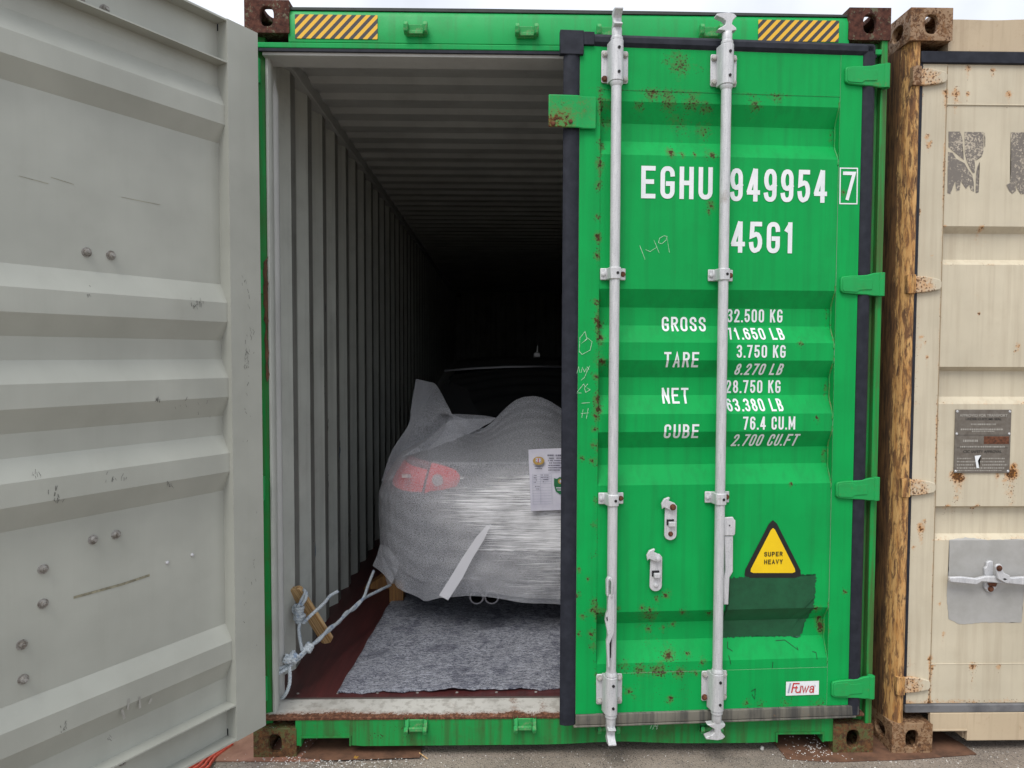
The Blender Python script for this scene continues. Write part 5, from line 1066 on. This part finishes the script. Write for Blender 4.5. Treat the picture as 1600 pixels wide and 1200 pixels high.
N2 = [(410, 220), (665, 222), (665, 480), (640, 550), (600, 570), (570, 600), (545, 595), (552, 700), (547, 770), (522, 770), (480, 700), (440, 610), (412, 495)]
N3 = [(615, 620), (600, 700), (600, 1030), (560, 1040), (560, 990), (562, 850), (568, 760), (582, 690)]
N4 = [(676, 225), (690, 300), (686, 420), (678, 420), (672, 300)]
N5 = [(1030, 225), (1210, 225), (1210, 1050), (1160, 1050), (1110, 970), (1105, 870), (1020, 905), (1035, 700)]; N6 = [(970, 930), (1105, 870), (1098, 1010), (1050, 1048), (1010, 1010)]
N7 = [(1210, 225), (1420, 225), (1420, 500), (1380, 620), (1390, 1040), (1330, 1050), (1310, 800), (1210, 700)]
decal([pk(x) for x in (N1, N1b, N2, N3, N4, N5, N6, N7)], 'old_lettering', 'residue', DC, 1, off=.0008, surf=csurf, zs=[])
a, b = cpx(1493, 640), cpx(1577, 739)
m = MB(); m.box(a[0], b[0], -.0015, .0025, b[1], a[1]); pt = m.build('data_plate', 'plate', DC, bevel=.001)
for fx in (.03, .97):
    for fz in (.03, .38, .97): m = MB(); m.tube([(a[0]+(b[0]-a[0])*fx, -.0016, a[1]+(b[1]-a[1])*fz), (a[0]+(b[0]-a[0])*fx, -.0045, a[1]+(b[1]-a[1])*fz)], [.005, .003], 12); m.build('plate_rivet', 'galv', DC)
W2 = b[0]-a[0]; H2 = a[1]-b[1]
def ptx(t_, fx, fz, sz, mat): font_mesh(t_, sz, 'plate_lettering', mat, DC, (a[0]+W2*fx, -.0020, a[1]-H2*fz), bold=.0002)
ptx('APPROVED FOR TRANSPORT', .5, .11, .0145, 'plate_lt'); ptx('UNDER CUSTOMS SEAL', .5, .165, .0135, 'plate_dk'); ptx('CSC SAFETY APPROVAL', .5, .68, .0145, 'plate_dk')
tl = []; rnd2 = random.Random(4)
def w3(f0, f1, fz, h):
    x = f0
    while x < f1: ww = rnd2.uniform(.008, .03); tl.append((x, min(x+ww, f1), fz, h)); x += ww+.012
for f0, f1, fz, h in ((.28, .72, .23, .012), (.1, .85, .31, .012), (.3, .7, .34, .008), (.15, .42, .49, .018), (.1, .9, .585, .012), (.05, .3, .77, .010), (.5, .9, .77, .010), (.05, .9, .82, .010), (.05, .35, .87, .010), (.5, .95, .87, .010), (.05, .9, .92, .010), (.05, .85, .96, .008)): w3(f0, f1, fz, h)
m = MB()
for x0, x1, fz, h in tl: m.box(a[0]+W2*x0, a[0]+W2*x1, -.0020, -.0016, a[1]-H2*(fz+h), a[1]-H2*(fz-h))
m.build('plate_lettering', 'plate_lt', DC, smooth=0)
m = MB(); m.box(a[0]+W2*.52, a[0]+W2*.97, -.0022, -.0016, a[1]-H2*.54, a[1]-H2*.42); m.build('plate_stain', 'rust_bolt', DC, smooth=0)
m = MB()
for fz in (.40, .60): m.box(a[0]+W2*.04, a[0]+W2*.96, -.0021, -.0016, a[1]-H2*(fz+.003), a[1]-H2*(fz-.003))
m.build('plate_lines', 'plate_dk', DC, smooth=0)
decal([[cpx(*p) for p in ((1522, 712), (1532, 711), (1529, 716), (1527, 720), (1529, 731), (1525, 731))]], 'paper_scrap', 'white', DC, 1, off=.0034, surf=lambda s, z: 0, zs=[])
k8 = lambda L: [cpx(1440+x/7.5, 840+y/7.5, -.03) for x, y in L]
m = MB(); m.prism(k8([(322, 462), (470, 458), (640, 478), (740, 452), (860, 452), (1020, 470), (1230, 455), (1700, 455), (1700, 560), (1230, 560), (1020, 540), (930, 540), (860, 530), (700, 515), (640, 552), (470, 535), (325, 520)]), -.034, -.018); m.build('door_handle', 'galv', DC, bevel=.004)
m = MB(); m.prism(k8([(785, 440), (782, 380), (805, 360), (810, 310), (840, 292), (880, 292), (880, 440), (925, 540), (925, 610), (870, 655), (820, 662), (780, 610), (785, 540)]), -.010, .003); m.prism(k8([(830, 330), (850, 300), (890, 295), (915, 320), (918, 360), (935, 400), (1000, 430), (1012, 470), (1005, 510), (975, 528), (930, 510), (860, 470), (848, 400)]), -.046, -.036); m.build('handle_keeper', 'galv', DC, bevel=.003)
m = MB(); c_ = k8([(875, 345)])[0]; m.hexbolt(c_[0], -.046, c_[1], .0085, .006); m.build('keeper_bolt', 'rust_bolt', DC); m = MB(); c_ = k8([(850, 620)])[0]; m.hexbolt(c_[0], -.010, c_[1], .0085, .008); m.prism(k8([(812, 548), (920, 548), (900, 590), (830, 585)]), -.016, -.0101); m.build('keeper_bolt', 'rust_bolt', DC)
m = MB(); m.prism(k8([(915, 468), (940, 460), (968, 472), (940, 484)]), -.0468, -.0462); m.build('keeper_slot', 'hole', DC)
